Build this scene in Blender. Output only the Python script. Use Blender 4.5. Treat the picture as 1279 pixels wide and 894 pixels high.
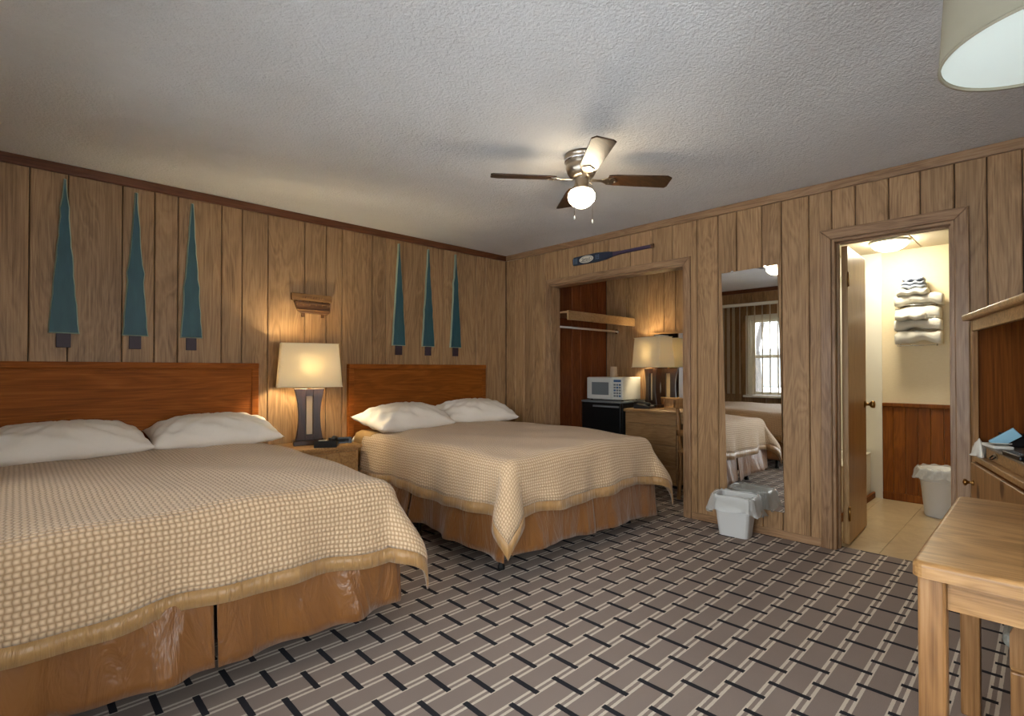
import bpy, bmesh, math, random
from mathutils import Vector, Matrix
random.seed(7)
R = math.radians
PI = math.pi
sc = bpy.context.scene
C = sc.collection
for o in list(bpy.data.objects):
    bpy.data.objects.remove(o)

# ------------------------------------------------------------------ camera
FPX = 645.0
cam_d = bpy.data.cameras.new('camera')
cam = bpy.data.objects.new('camera', cam_d)
C.objects.link(cam)
cam_d.sensor_fit = 'HORIZONTAL'
cam_d.sensor_width = 36.0
cam_d.lens = 36.0 * FPX / 1279.0
cam_d.shift_y = 7.7 / 1279.0
cam_d.clip_start = 0.02
cam.location = (0, 0, 1.19)
cam.rotation_euler = (R(90.6), 0, R(46.1 - 90))
sc.camera = cam

# ------------------------------------------------------------------ world, exposure
W = bpy.data.worlds.new('overcast_sky')
sc.world = W
W.use_nodes = True
bgn = W.node_tree.nodes['Background']
bgn.inputs[0].default_value = (0.97, 0.98, 1.0, 1)
bgn.inputs[1].default_value = 1.7
sc.view_settings.view_transform = 'Standard'
sc.view_settings.look = 'None'
sc.view_settings.gamma = 1.0
sc.view_settings.use_curve_mapping = False
sc.view_settings.exposure = 2.45
FAN_E, LAMP_E, DESK_E, BATH_E, DRUM_E = 7.5, 62.0, 44.0, 17.0, 0.045

# ------------------------------------------------------------------ room numbers (metres)
YA, XB, XC, YD, ZC = 4.164, 3.915, -0.40, -1.00, 2.44
XB2 = 4.035                       # far face of the right wall
AL_Y0, AL_Y1, AL_X1 = 1.95, 3.80, 5.28
BA_Y0, BA_Y1, BA_X1, BA_Z = -0.45, 1.90, 5.80, 2.275
CL = (2.046, 3.50, 2.045)         # alcove opening y0 y1 ztop
DO = (0.373, 0.997, 2.055)        # bathroom door opening
W1 = (1.85, 3.22, 0.80, 1.98)     # window_1 in left wall (y0 y1 z0 z1)
W2_FILL = (-0.30, 1.66, 0.10, 2.16)    # window_2, unseen patio window added in the left wall beside the camera for daylight
W3_FILL = (0.10, 1.80, 0.55, 2.12)      # window_3, unseen window added behind the camera for daylight fill (x0 x1 z0 z1)

def daylight_portal(y0, y1, z0, z1):
    l = bpy.data.lights.new('window_portal', 'AREA')
    l.shape = 'RECTANGLE'; l.size = z1 - z0; l.size_y = y1 - y0
    l.cycles.is_portal = True
    o = bpy.data.objects.new('window_portal', l); C.objects.link(o)
    o.location = (XC - 0.16, (y0 + y1) / 2, (z0 + z1) / 2)
    o.rotation_euler = (0, R(-90), 0)
    return o
daylight_portal(*W1); daylight_portal(*W2_FILL)
_p = daylight_portal(*W3_FILL); _p.location = ((W3_FILL[0] + W3_FILL[1]) / 2, YD - .16, (W3_FILL[2] + W3_FILL[3]) / 2); _p.rotation_euler = (R(90), 0, R(180)); _p.data.size, _p.data.size_y = W3_FILL[1] - W3_FILL[0], W3_FILL[3] - W3_FILL[2]

# ================================================================== helpers
def lin(r, g, b):
    f = lambda c: (c / 255) / 12.92 if c / 255 <= .04045 else ((c / 255 + .055) / 1.055) ** 2.4
    return (f(r), f(g), f(b), 1)

class NT:
    """tiny node-tree helper"""
    def __init__(s, name):
        s.m = bpy.data.materials.new(name); s.m.use_nodes = True
        s.t = s.m.node_tree; s.n = s.t.nodes; s.l = s.t.links
        s.p = s.n['Principled BSDF']; s.out = s.n['Material Output']
    def node(s, t, **kw):
        n = s.n.new(t)
        for k, v in kw.items(): setattr(n, k, v)
        return n
    def link(s, a, b): s.l.new(a, b)
    def val(s, sock, v):
        if hasattr(v, 'is_output') or isinstance(v, bpy.types.NodeSocket): s.l.new(v, sock)
        else: sock.default_value = v
    def math(s, op, a, b=0.0, c=None):
        n = s.node('ShaderNodeMath', operation=op)
        s.val(n.inputs[0], a); s.val(n.inputs[1], b)
        if c is not None: s.val(n.inputs[2], c)
        return n.outputs[0]
    def mix(s, f, a, b, mode='MIX'):
        n = s.node('ShaderNodeMix', data_type='RGBA', blend_type=mode)
        s.val(n.inputs[0], f); s.val(n.inputs[6], a); s.val(n.inputs[7], b)
        return n.outputs[2]
    def noise(s, vec, scale, detail=4, rough=.55, dist=0):
        n = s.node('ShaderNodeTexNoise'); s.link(vec, n.inputs['Vector'])
        n.inputs['Scale'].default_value = scale; n.inputs['Detail'].default_value = detail
        n.inputs['Roughness'].default_value = rough; n.inputs['Distortion'].default_value = dist
        return n.outputs['Fac']
    def ramp(s, fac, stops):
        n = s.node('ShaderNodeValToRGB'); s.link(fac, n.inputs[0])
        e = n.color_ramp.elements
        while len(e) < len(stops): e.new(.5)
        for i, (p, c) in enumerate(stops): e[i].position = p; e[i].color = c
        return n.outputs[0]
    def pos(s): return s.node('ShaderNodeNewGeometry').outputs['Position']
    def mapped(s, vec, scale=(1, 1, 1), loc=None):
        n = s.node('ShaderNodeMapping'); s.link(vec, n.inputs['Vector'])
        n.inputs['Scale'].default_value = scale
        if loc is not None: s.val(n.inputs['Location'], loc)
        return n.outputs[0]
    def bump(s, h, strength=.3, dist=.01):
        n = s.node('ShaderNodeBump'); s.link(h, n.inputs['Height'])
        n.inputs['Strength'].default_value = strength; n.inputs['Distance'].default_value = dist
        s.link(n.outputs[0], s.p.inputs['Normal'])
    def set(s, col=None, rough=.5, metal=0, **kw):
        if col is not None: s.val(s.p.inputs['Base Color'], col)
        s.val(s.p.inputs['Roughness'], rough); s.val(s.p.inputs['Metallic'], metal)
        for k, v in kw.items(): s.val(s.p.inputs[k.replace('_', ' ')], v)
        return s.m

def plain(name, col, rough=.5, metal=0, **kw):
    return NT(name).set(col, rough, metal, **kw)

def cloth_mat(name, col, rough=.85, amt=.12, scale=140):
    n = NT(name); p = n.pos()
    f = n.noise(p, scale, 3); g = n.noise(p, 9, 3)
    k = n.math('ADD', n.math('MULTIPLY', f, .5), n.math('MULTIPLY', g, .5))
    d = tuple(c * (1 - amt * 2) for c in col[:3]) + (1,)
    n.set(n.mix(k, d, col), rough); n.bump(f, .25, .003)
    return n.m

def wood(name, dark, mid, light, grain='z', rough=.45, fine=1.0, vary=.22, coarse=1.0, knots=False, bumpy=.12, spec=.35, ring=.15):
    """procedural timber: long fibres along `grain`, soft cathedral bands, per-piece tone"""
    n = NT(name); p = n.pos()
    rnd = n.node('ShaderNodeObjectInfo').outputs['Random']
    off = n.math('MULTIPLY', rnd, 37.0)
    comb = n.node('ShaderNodeCombineXYZ')
    for i in range(3): n.link(off, comb.inputs[i])
    add = n.node('ShaderNodeVectorMath', operation='ADD'); n.link(p, add.inputs[0]); n.link(comb.outputs[0], add.inputs[1])
    v = add.outputs[0]
    def st(a, b): return {'x': (b, a, a), 'y': (a, b, a), 'z': (a, a, b)}[grain]
    band = n.noise(n.mapped(v, st(7 * coarse, .9 * coarse)), 1.0, 3, .5, 1.6)
    rings = n.math('FRACT', n.math('MULTIPLY', band, 7.0))
    rings = n.math('MULTIPLY', n.math('ABSOLUTE', n.math('SUBTRACT', rings, .5)), 2.0)
    fib = n.noise(n.mapped(v, st(150 * fine, 3.5 * fine)), 1.0, 5, .65, .2)
    mot = n.noise(n.mapped(v, st(5, 1.2)), 1.0, 4, .6)
    k = n.math('ADD', n.math('MULTIPLY', rings, ring), n.math('MULTIPLY', fib, .62))
    k = n.math('ADD', k, n.math('MULTIPLY', mot, .30))
    col = n.ramp(k, [(.28, dark), (.58, mid), (.86, light)])
    tone = n.math('MULTIPLY_ADD', rnd, 2 * vary, 1 - vary)
    tc = n.node('ShaderNodeCombineColor')
    for i in range(3): n.link(tone, tc.inputs[i])
    col = n.mix(1.0, col, tc.outputs[0], 'MULTIPLY')
    if knots:
        vo = n.node('ShaderNodeTexVoronoi'); n.link(n.mapped(v, st(5, 3)), vo.inputs['Vector']); vo.inputs['Scale'].default_value = 1
        kf = n.ramp(vo.outputs['Distance'], [(.0, (1, 1, 1, 1)), (.10, (1, 1, 1, 1)), (.17, (0, 0, 0, 1))])
        kk = n.node('ShaderNodeRGBToBW'); n.link(kf, kk.inputs[0])
        col = n.mix(n.math('MULTIPLY', kk.outputs[0], .75), col, lin(60, 26, 12))
    n.set(col, rough); n.bump(fib, bumpy, .004); n.p.inputs['Specular IOR Level'].default_value = spec
    return n.m

# ------------------------------------------------------------------ mesh helpers
def link(ob, parent=None):
    C.objects.link(ob)
    if parent is not None: ob.parent = parent
    return ob

def mk(name, bm, mat, parent=None, smooth=False, uv=None):
    me = bpy.data.meshes.new(name)
    bmesh.ops.recalc_face_normals(bm, faces=bm.faces)
    bm.to_mesh(me); bm.free()
    if smooth:
        for p in me.polygons: p.use_smooth = True
    mats = mat if isinstance(mat, (list, tuple)) else [mat]
    for m in mats: me.materials.append(m)
    return link(bpy.data.objects.new(name, me), parent)

def tag(o, label=None, cat=None, group=None, kind=None):
    if label: o['label'] = label
    if cat: o['category'] = cat
    if group: o['group'] = group
    if kind: o['kind'] = kind
    return o

def thing(name, label, cat, loc=(0, 0, 0), rz=0, group=None):
    o = bpy.data.objects.new(name, None); C.objects.link(o)
    o.empty_display_size = .1
    o.location = loc; o.rotation_euler = (0, 0, rz)
    return tag(o, label, cat, group)

def struct(o): o['kind'] = 'structure'; return o

def bx(bm, a, b, bev=0.0, seg=2):
    t = bmesh.new()
    r = bmesh.ops.create_cube(t, size=1)
    for v in t.verts:
        for i in range(3):
            v.co[i] = (a[i] + b[i]) / 2 + v.co[i] * abs(b[i] - a[i])
    if bev > 0:
        bmesh.ops.bevel(t, geom=list(t.edges), offset=bev, segments=seg, profile=.5, affect='EDGES')
    join(bm, t)

def join(bm, t):
    me = bpy.data.meshes.new('tmp'); t.to_mesh(me); t.free(); bm.from_mesh(me); bpy.data.meshes.remove(me)

def box(name, a, b, mat, parent=None, bev=.003, seg=2):
    bm = bmesh.new(); bx(bm, a, b, bev, seg)
    return mk(name, bm, mat, parent)

def lathe(bm, prof, seg=24, c=(0, 0, 0), axis='z', sx=1, sy=1):
    t = bmesh.new(); rings = []
    for r, z in prof:
        if r < 1e-5: rings.append([t.verts.new((0, 0, z))])
        else: rings.append([t.verts.new((r * sx * math.cos(2 * PI * i / seg), r * sy * math.sin(2 * PI * i / seg), z)) for i in range(seg)])
    for a, b in zip(rings, rings[1:]):
        for i in range(seg):
            j = (i + 1) % seg
            q = [a[i % len(a)], a[j % len(a)], b[j % len(b)], b[i % len(b)]]
            u = []
            for x in q:
                if x not in u: u.append(x)
            if len(u) > 2: t.faces.new(u)
    M = {'z': Matrix(), 'x': Matrix.Rotation(R(90), 4, 'Y'), 'y': Matrix.Rotation(R(-90), 4, 'X')}[axis]
    bmesh.ops.transform(t, matrix=Matrix.Translation(c) @ M, verts=t.verts)
    join(bm, t)

def turned(name, prof, mat, parent=None, seg=24, c=(0, 0, 0), axis='z', smooth=True, **k):
    bm = bmesh.new(); lathe(bm, prof, seg, c, axis, **k)
    o = mk(name, bm, mat, parent, smooth)
    return o

def tube(bm, pts, r, seg=8):
    pts = [Vector(p) for p in pts]; t = bmesh.new(); rings = []
    rr = r if isinstance(r, (list, tuple)) else [r] * len(pts)
    for i, p in enumerate(pts):
        d = (pts[min(i + 1, len(pts) - 1)] - pts[max(i - 1, 0)]).normalized()
        u = d.cross(Vector((0, 0, 1)))
        if u.length < .05: u = d.cross(Vector((0, 1, 0)))
        u.normalize(); w = d.cross(u)
        rings.append([t.verts.new(p + (u * math.cos(2 * PI * k / seg) + w * math.sin(2 * PI * k / seg)) * rr[i]) for k in range(seg)])
    for a, b in zip(rings, rings[1:]):
        for k in range(seg): t.faces.new((a[k], a[(k + 1) % seg], b[(k + 1) % seg], b[k]))
    t.faces.new(rings[0]); t.faces.new(rings[-1][::-1])
    join(bm, t)

def pipe(name, pts, r, mat, parent=None, seg=8):
    bm = bmesh.new(); tube(bm, pts, r, seg); return mk(name, bm, mat, parent, True)

def prism(bm, poly, d0, d1, plane='xz', bev=0.0, seg=1):
    """extrude a 2-D outline; plane xz -> thickness along y, yz -> along x, xy -> along z. bevels the d0 face"""
    t = bmesh.new()
    def P(u, v, d): return {'xz': (u, d, v), 'yz': (d, u, v), 'xy': (u, v, d)}[plane]
    a = [t.verts.new(P(u, v, d0)) for u, v in poly]; b = [t.verts.new(P(u, v, d1)) for u, v in poly]
    f = t.faces.new(a); t.faces.new(b[::-1]); n = len(poly)
    for i in range(n): t.faces.new((a[i], b[i], b[(i + 1) % n], a[(i + 1) % n]))
    if bev > 0:
        bmesh.ops.recalc_face_normals(t, faces=t.faces)
        bmesh.ops.bevel(t, geom=list(f.edges), offset=bev, segments=seg, profile=.5, affect='EDGES')
    bmesh.ops.triangulate(t, faces=[q for q in t.faces if len(q.verts) > 4])
    join(bm, t)

def slab(name, poly, d0, d1, mat, parent=None, plane='xz', bev=.002, seg=1):
    bm = bmesh.new(); prism(bm, poly, d0, d1, plane, bev, seg); return mk(name, bm, mat, parent)

def grid(name, nu, nv, fn, mat, parent=None, uvfn=None, thick=0, pick=None):
    """fn(u,v) -> xyz, u,v index 0..nu / 0..nv ; pick(i,j) keeps faces"""
    bm = bmesh.new(); uvl = bm.loops.layers.uv.new('UVMap')
    V = [[bm.verts.new(fn(i, j)) for j in range(nv + 1)] for i in range(nu + 1)]
    for i in range(nu):
        for j in range(nv):
            if pick and not pick(i, j): continue
            f = bm.faces.new((V[i][j], V[i + 1][j], V[i + 1][j + 1], V[i][j + 1])); f.smooth = True
            if uvfn:
                for lp, (a, b) in zip(f.loops, ((i, j), (i + 1, j), (i + 1, j + 1), (i, j + 1))): lp[uvl].uv = uvfn(a, b)
    bmesh.ops.delete(bm, geom=[v for v in bm.verts if not v.link_faces], context='VERTS')
    me = bpy.data.meshes.new(name); bm.normal_update(); bm.to_mesh(me); bm.free()
    me.materials.append(mat)
    o = link(bpy.data.objects.new(name, me), parent)
    if thick:
        s = o.modifiers.new('thickness', 'SOLIDIFY'); s.thickness = thick; s.offset = 0
    return o

def sst(a, b, x):
    t = max(0, min(1, (x - a) / (b - a))); return t * t * (3 - 2 * t)

# ================================================================== materials
M = {}
M['panel'] = wood('oak_panelling', lin(104, 75, 47), lin(164, 128, 90), lin(190, 155, 116), 'z', .5, 1.0, .10)
M['panel_red'] = wood('dark_red_panelling', lin(78, 36, 14), lin(124, 66, 32), lin(152, 90, 50), 'z', .5, 1.0, .10, spec=.2)  # darker, redder version of the panelling, for the alcove's left wall
M['panel_dark'] = plain('panel_groove', lin(44, 28, 17), .7)
M['trim'] = wood('stained_trim_wood', lin(98, 68, 44), lin(154, 120, 88), lin(182, 148, 114), 'z', .38, 1.0, .06)
M['trim_y'] = wood('stained_trim_wood_horizontal', lin(98, 68, 44), lin(154, 120, 88), lin(182, 148, 114), 'y', .38, 1.0, .06)
M['crown'] = wood('red_brown_crown_wood', lin(58, 28, 14), lin(104, 60, 34), lin(132, 84, 52), 'x', .4, 1.0, .05)
M['headboard'] = wood('mahogany_headboard', lin(104, 50, 12), lin(146, 80, 24), lin(172, 106, 42), 'x', .6, .8, .08, .7, spec=.15)
M['oak'] = wood('golden_oak', lin(98, 64, 32), lin(168, 126, 78), lin(194, 156, 108), 'y', .33, .8, .06, .8)
M['oak_v'] = wood('golden_oak_upright', lin(92, 60, 30), lin(150, 108, 66), lin(180, 138, 92), 'z', .36, .8, .06, .8)
M['pine'] = wood('knotty_pine', lin(96, 62, 32), lin(150, 108, 66), lin(172, 130, 86), 'z', .42, .7, .06, .7, True)
M['pine_dark'] = wood('knotty_pine_stained', lin(72, 34, 8), lin(112, 60, 18), lin(134, 78, 28), 'z', .6, .7, .06, .7, True, spec=.1)
M['desk'] = wood('maple_laminate', lin(120, 88, 56), lin(160, 124, 84), lin(180, 146, 104), 'y', .4, .9, .05)
M['wains'] = wood('cherry_wainscot', lin(84, 40, 8), lin(132, 74, 20), lin(156, 96, 34), 'z', .5, 1.0, .12, spec=.15)
M['door'] = wood('maple_door_veneer', lin(140, 104, 62), lin(170, 132, 86), lin(186, 152, 106), 'z', .35, .7, .03)
M['blade'] = wood('walnut_fan_blade', lin(36, 22, 12), lin(68, 45, 27), lin(92, 65, 42), 'x', .35, .8, .05)
M['lampwood'] = wood('espresso_lamp_wood', lin(30, 18, 12), lin(58, 36, 25), lin(76, 50, 36), 'z', .3, 1.0, .04)
M['inlay'] = plain('pale_lamp_inlay', lin(196, 174, 140), .45)
M['chrome'] = plain('chrome', (.75, .75, .76, 1), .15, 1)
M['nickel'] = plain('brushed_nickel', lin(168, 156, 140), .28, 1)
M['brass'] = plain('aged_brass', lin(150, 112, 62), .32, 1)
M['black'] = plain('black_plastic', lin(18, 18, 19), .35)
M['blackmatte'] = plain('black_matte', lin(10, 10, 11), .7)
M['white'] = plain('white_plastic', lin(216, 214, 206), .4)
M['grey'] = plain('grey_plastic', lin(120, 124, 126), .4)
M['bluegrey'] = plain('blue_button_plastic', lin(70, 100, 140), .4)
M['mirror'] = plain('mirror_silver', (.88, .89, .88, 1), .012, 1)
M['cream'] = plain('cream_enamel', lin(232, 228, 214), .25)

# carpet with the woven trellis print -------------------------------------------------
def carpet():
    n = NT('trellis_carpet'); p = n.pos()
    sx = n.node('ShaderNodeSeparateXYZ'); n.link(p, sx.inputs[0]); X, Y = sx.outputs[0], sx.outputs[1]
    wob = n.noise(p, 160, 2)
    X = n.math('ADD', X, n.math('MULTIPLY', n.math('SUBTRACT', wob, .5), .004)); Y = n.math('ADD', Y, n.math('MULTIPLY', n.math('SUBTRACT', wob, .5), .004))
    def dist(v, c, per):      # distance to nearest c + k*per
        f = n.math('FRACT', n.math('ADD', n.math('DIVIDE', n.math('SUBTRACT', v, c), per), 100.5))
        return n.math('MULTIPLY', n.math('ABSOLUTE', n.math('SUBTRACT', f, .5)), per)
    def bar(xc, yc):
        a = n.math('LESS_THAN', dist(X, xc, .228), .0115); b = n.math('LESS_THAN', dist(Y, yc, .236), .0725)
        return n.math('MULTIPLY', a, b)
    bars = n.math('MAXIMUM', bar(2.193, .559), bar(2.307, .677))
    d = dist(Y, .618, .118)
    st = n.math('MULTIPLY', n.math('GREATER_THAN', d, .0068), n.math('LESS_THAN', d, .0185))
    pile = n.noise(p, 420, 2, .7); mot = n.noise(p, 3, 4)
    base = n.mix(pile, lin(112, 98, 91), lin(182, 165, 154))
    base = n.mix(n.math('MULTIPLY', mot, .35), base, lin(112, 100, 95))
    cream = n.mix(pile, lin(186, 172, 156), lin(236, 224, 208))
    dark = n.mix(pile, lin(26, 26, 31), lin(60, 59, 64))
    col = n.mix(bars, n.mix(st, base, cream), dark)
    n.set(col, .95); n.p.inputs['Specular IOR Level'].default_value = .1
    n.bump(n.math('ADD', pile, n.math('MULTIPLY', st, .4)), .6, .006)
    return n.m
M['carpet'] = carpet()

def ceiling_mat():
    n = NT('stippled_ceiling_paint'); p = n.pos()
    a = n.noise(p, 75, 3, .6); b = n.noise(p, 26, 4, .6, .8); c = n.noise(n.mapped(p, (1.2, 1.2, 1.2)), 1.6, 5, .65, .6)
    col = n.mix(c, lin(204, 202, 200), lin(226, 224, 222))
    col = n.mix(n.math('MULTIPLY', a, .25), col, lin(176, 174, 172))
    n.set(col, .9); n.bump(n.math('ADD', n.math('MULTIPLY', a, .7), n.math('MULTIPLY', b, .6)), .5, .02)
    return n.m
M['ceiling'] = ceiling_mat()

def spread_mat():
    n = NT('matelasse_bedspread'); uv = n.node('ShaderNodeTexCoord').outputs['UV']
    s = n.node('ShaderNodeSeparateXYZ'); n.link(uv, s.inputs[0]); p = n.pos()
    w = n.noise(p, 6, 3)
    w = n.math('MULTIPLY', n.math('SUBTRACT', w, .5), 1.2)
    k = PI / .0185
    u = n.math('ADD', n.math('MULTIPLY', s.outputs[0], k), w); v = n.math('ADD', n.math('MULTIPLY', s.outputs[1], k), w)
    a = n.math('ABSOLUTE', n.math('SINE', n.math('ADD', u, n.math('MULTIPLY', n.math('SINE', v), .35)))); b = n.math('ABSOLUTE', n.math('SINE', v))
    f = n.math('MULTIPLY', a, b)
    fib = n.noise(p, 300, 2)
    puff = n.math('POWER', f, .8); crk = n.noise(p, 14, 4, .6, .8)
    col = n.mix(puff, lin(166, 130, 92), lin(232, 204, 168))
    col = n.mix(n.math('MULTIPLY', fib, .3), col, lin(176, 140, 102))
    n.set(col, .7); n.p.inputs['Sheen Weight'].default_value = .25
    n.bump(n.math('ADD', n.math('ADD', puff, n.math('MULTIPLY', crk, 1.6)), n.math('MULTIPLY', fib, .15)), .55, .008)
    return n.m
M['spread'] = spread_mat()

def satin_mat(name, c0, c1, sc3=(1, 1, .3), scale=11, st=.7, dist=.035):
    n = NT(name); p = n.pos()
    f = n.noise(n.mapped(p, sc3), scale, 4, .55, .8)
    n.set(n.mix(f, c0, c1), .32); n.p.inputs['Sheen Weight'].default_value = .3
    n.bump(f, st, dist)
    return n.m
M['satin'] = satin_mat('bronze_satin', lin(106, 62, 22), lin(146, 96, 44))
M['satin_band'] = satin_mat('bronze_satin_band', lin(142, 102, 56), lin(182, 142, 90), (1, 1, .12), 34, .7, .02)
M['linen'] = cloth_mat('white_pillowcase', lin(234, 224, 212), .8, .05, 60)
M['sheet'] = cloth_mat('white_sheet', lin(216, 208, 200), .85, .04)
M['blanket'] = cloth_mat('tan_blanket', lin(176, 138, 86), .8, .1)
M['mattress_side'] = cloth_mat('box_spring_ticking', lin(40, 36, 32), .9)
M['towel'] = cloth_mat('white_terry', lin(226, 222, 210), .95, .08, 200)
M['towel_blue'] = cloth_mat('blue_grey_terry', lin(166, 174, 190), .95, .25, 90)

def shade_mat(name, col, trans):
    n = NT(name); n.set(col, .9)
    t = n.node('ShaderNodeBsdfTranslucent'); t.inputs[0].default_value = col
    m = n.node('ShaderNodeMixShader'); m.inputs[0].default_value = trans
    n.link(n.p.outputs[0], m.inputs[1]); n.link(t.outputs[0], m.inputs[2]); n.link(m.outputs[0], n.out.inputs[0])
    return n.m
M['shade'] = shade_mat('linen_lampshade', lin(220, 208, 182), .17)
M['drumshade'] = shade_mat('taupe_drum_shade', lin(168, 160, 138), .10)

def emit(name, col, e):
    n = NT(name); n.set(col, .4); n.p.inputs['Emission Color'].default_value = col; n.p.inputs['Emission Strength'].default_value = e
    return n.m
M['globe'] = emit('lit_opal_globe', (1, .83, .58, 1), FAN_E)
M['bulb'] = emit('lit_bulb', (1, .88, .60, 1), LAMP_E)
M['bulb2'] = emit('lit_desk_bulb', (1, .88, .60, 1), DESK_E)
M['bathdome'] = emit('lit_bath_dome', (1, .90, .70, 1), BATH_E)
M['drumdiff'] = emit('lit_drum_diffuser', (.86, .96, .90, 1), DRUM_E)

def glass_mat():
    n = NT('window_glass')
    t = n.node('ShaderNodeBsdfTransparent'); t.inputs[0].default_value = (.95, .97, .97, 1)
    g = n.node('ShaderNodeBsdfGlossy'); g.inputs['Roughness'].default_value = .02
    f = n.node('ShaderNodeFresnel'); f.inputs[0].default_value = 1.45
    m = n.node('ShaderNodeMixShader'); n.link(f.outputs[0], m.inputs[0]); n.link(t.outputs[0], m.inputs[1]); n.link(g.outputs[0], m.inputs[2])
    n.link(m.outputs[0], n.out.inputs[0]); return n.m
M['glass'] = glass_mat()

def liner_mat():
    n = NT('clear_bin_liner'); n.set(lin(226, 226, 222), .22)
    t = n.node('ShaderNodeBsdfTransparent')
    m = n.node('ShaderNodeMixShader'); m.inputs[0].default_value = .58
    n.link(n.p.outputs[0], m.inputs[1]); n.link(t.outputs[0], m.inputs[2]); n.link(m.outputs[0], n.out.inputs[0])
    return n.m
M['liner'] = liner_mat()
M['bin'] = plain('white_bin_plastic', lin(206, 206, 204), .45)

def tree_paint():
    n = NT('teal_tree_paint'); p = n.pos()
    f = n.noise(n.mapped(p, (22, 22, 4)), 1, 4, .6); g = n.noise(p, 8, 3)
    c = n.mix(f, lin(22, 56, 62), lin(58, 104, 106)); c = n.mix(n.math('MULTIPLY', g, .5), c, lin(38, 74, 96))
    n.set(c, .55); n.bump(f, .3, .004); return n.m
M['tree'] = tree_paint()
M['tree_edge'] = plain('bare_wood_edge', lin(150, 164, 144), .6)
M['trunkpaint'] = cloth_mat('dark_plum_paint', lin(64, 48, 58), .6, .2, 60)
def wallpaper():
    n = NT('cream_wallpaper'); p = n.pos()
    f = n.noise(n.mapped(p, (1, 30, 220)), 1, 3); n.set(n.mix(f, lin(222, 203, 165), lin(236, 220, 186)), .7); n.bump(f, .15, .002); return n.m
M['paper'] = wallpaper()
def vinyl():
    n = NT('marbled_vinyl_tile'); p = n.pos(); f = n.noise(p, 7, 6, .65, 1.2)
    r = n.node('ShaderNodeObjectInfo').outputs['Random']
    c = n.mix(f, lin(168, 142, 104), lin(222, 202, 166)); c = n.mix(n.math('MULTIPLY', r, .25), c, lin(196, 170, 128))
    n.set(c, .28); return n.m
M['vinyl'] = vinyl()
M['grout'] = plain('tile_grout', lin(150, 126, 92), .7)
M['snow'] = plain('snow', lin(232, 238, 246), .8)
M['bark'] = plain('bare_bark', lin(78, 72, 68), .9)
M['hedge'] = plain('far_woods', lin(140, 146, 150), .9)
M['ceil_tile'] = cloth_mat('bath_ceiling_tile', lin(214, 204, 178), .9, .06, 60)
M['plaster'] = plain('wall_core', lin(120, 92, 64), .8)

# ================================================================== setting
def slabbox(name, a, b, mat, parent=None): return struct(box(name, a, b, mat, parent, 0))
slabbox('floor', (XC - .12, YD - .12, -.12), (XB2 - .012, YA + .12, 0), M['carpet'])
slabbox('floor_alcove', (XB2 - .012, AL_Y0 - .03, -.12), (AL_X1 + .06, AL_Y1 + .05, 0), M['carpet'])
slabbox('ceiling', (XC - .12, YD - .12, ZC), (AL_X1 + .1, YA + .12, ZC + .12), M['ceiling'])

def cut_plank(u0, u1, z0, z1, holes):
    """outline of one upright plank u0..u1 with door/window holes taken out -> list of polygons"""
    out = []
    hs = [h for h in holes if h[0] < u1 - 1e-4 and h[1] > u0 + 1e-4]
    if not hs: return [[(u0, z0), (u1, z0), (u1, z1), (u0, z1)]]
    h0, h1, b, t = hs[0]
    full = h0 <= u0 + 1e-4 and h1 >= u1 - 1e-4
    if full:
        if t < z1 - .01: out.append([(u0, t), (u1, t), (u1, z1), (u0, z1)])
        if b > z0 + .01: out.append([(u0, z0), (u1, z0), (u1, b), (u0, b)])
        return out
    if h0 > u0:   # solid on the low side
        if b > z0 + .01: out.append([(u0, z0), (u1, z0), (u1, b), (h0, b), (h0, t), (u1, t), (u1, z1), (u0, z1)])
        else: out.append([(u0, z0), (h0, z0), (h0, t), (u1, t), (u1, z1), (u0, z1)])
    else:
        if b > z0 + .01: out.append([(u0, z0), (u1, z0), (u1, z1), (u0, z1), (u0, t), (h1, t), (h1, b), (u0, b)])
        else: out.append([(h1, z0), (u1, z0), (u1, z1), (u0, z1), (u0, t), (h1, t)])
    return out

def panelled(name, plane, d, inward, edges, z0, z1, holes=(), core=.1, mat='panel', ext=(0, 0)):
    """wall core behind + every plank its own child, V-grooved"""
    bm = bmesh.new(); e0, e1 = edges[0], edges[-1]
    th = .012; back = d - inward * 0
    e0, e1 = e0 - ext[0], e1 + ext[1]
    us = sorted(set([e0, e1] + [h[0] for h in holes] + [h[1] for h in holes]))
    us = [u for u in us if e0 <= u <= e1]
    for a, b in zip(us, us[1:]):
        seg = [(z0, z1)]
        for h in holes:
            if h[0] < b - 1e-4 and h[1] > a + 1e-4:
                seg = [s for s in ((z0, h[2]), (h[3], z1)) if s[1] - s[0] > .01]
        for (p, q) in seg:
            c0, c1 = d - inward * th, d - inward * (th + core)
            lo, hi = min(c0, c1), max(c0, c1)
            if plane == 'xz': bx(bm, (a, lo, p), (b, hi, q))
            else: bx(bm, (lo, a, p), (hi, b, q))
    w = struct(mk(name, bm, M['panel_dark']))
    g = .0022
    for a, b in zip(edges, edges[1:]):
        for poly in cut_plank(a + g, b - g, z0, z1, holes):
            slab('plank', poly, d, d - inward * (th + .001), M[mat], w, plane, .0045)
    return w

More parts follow.
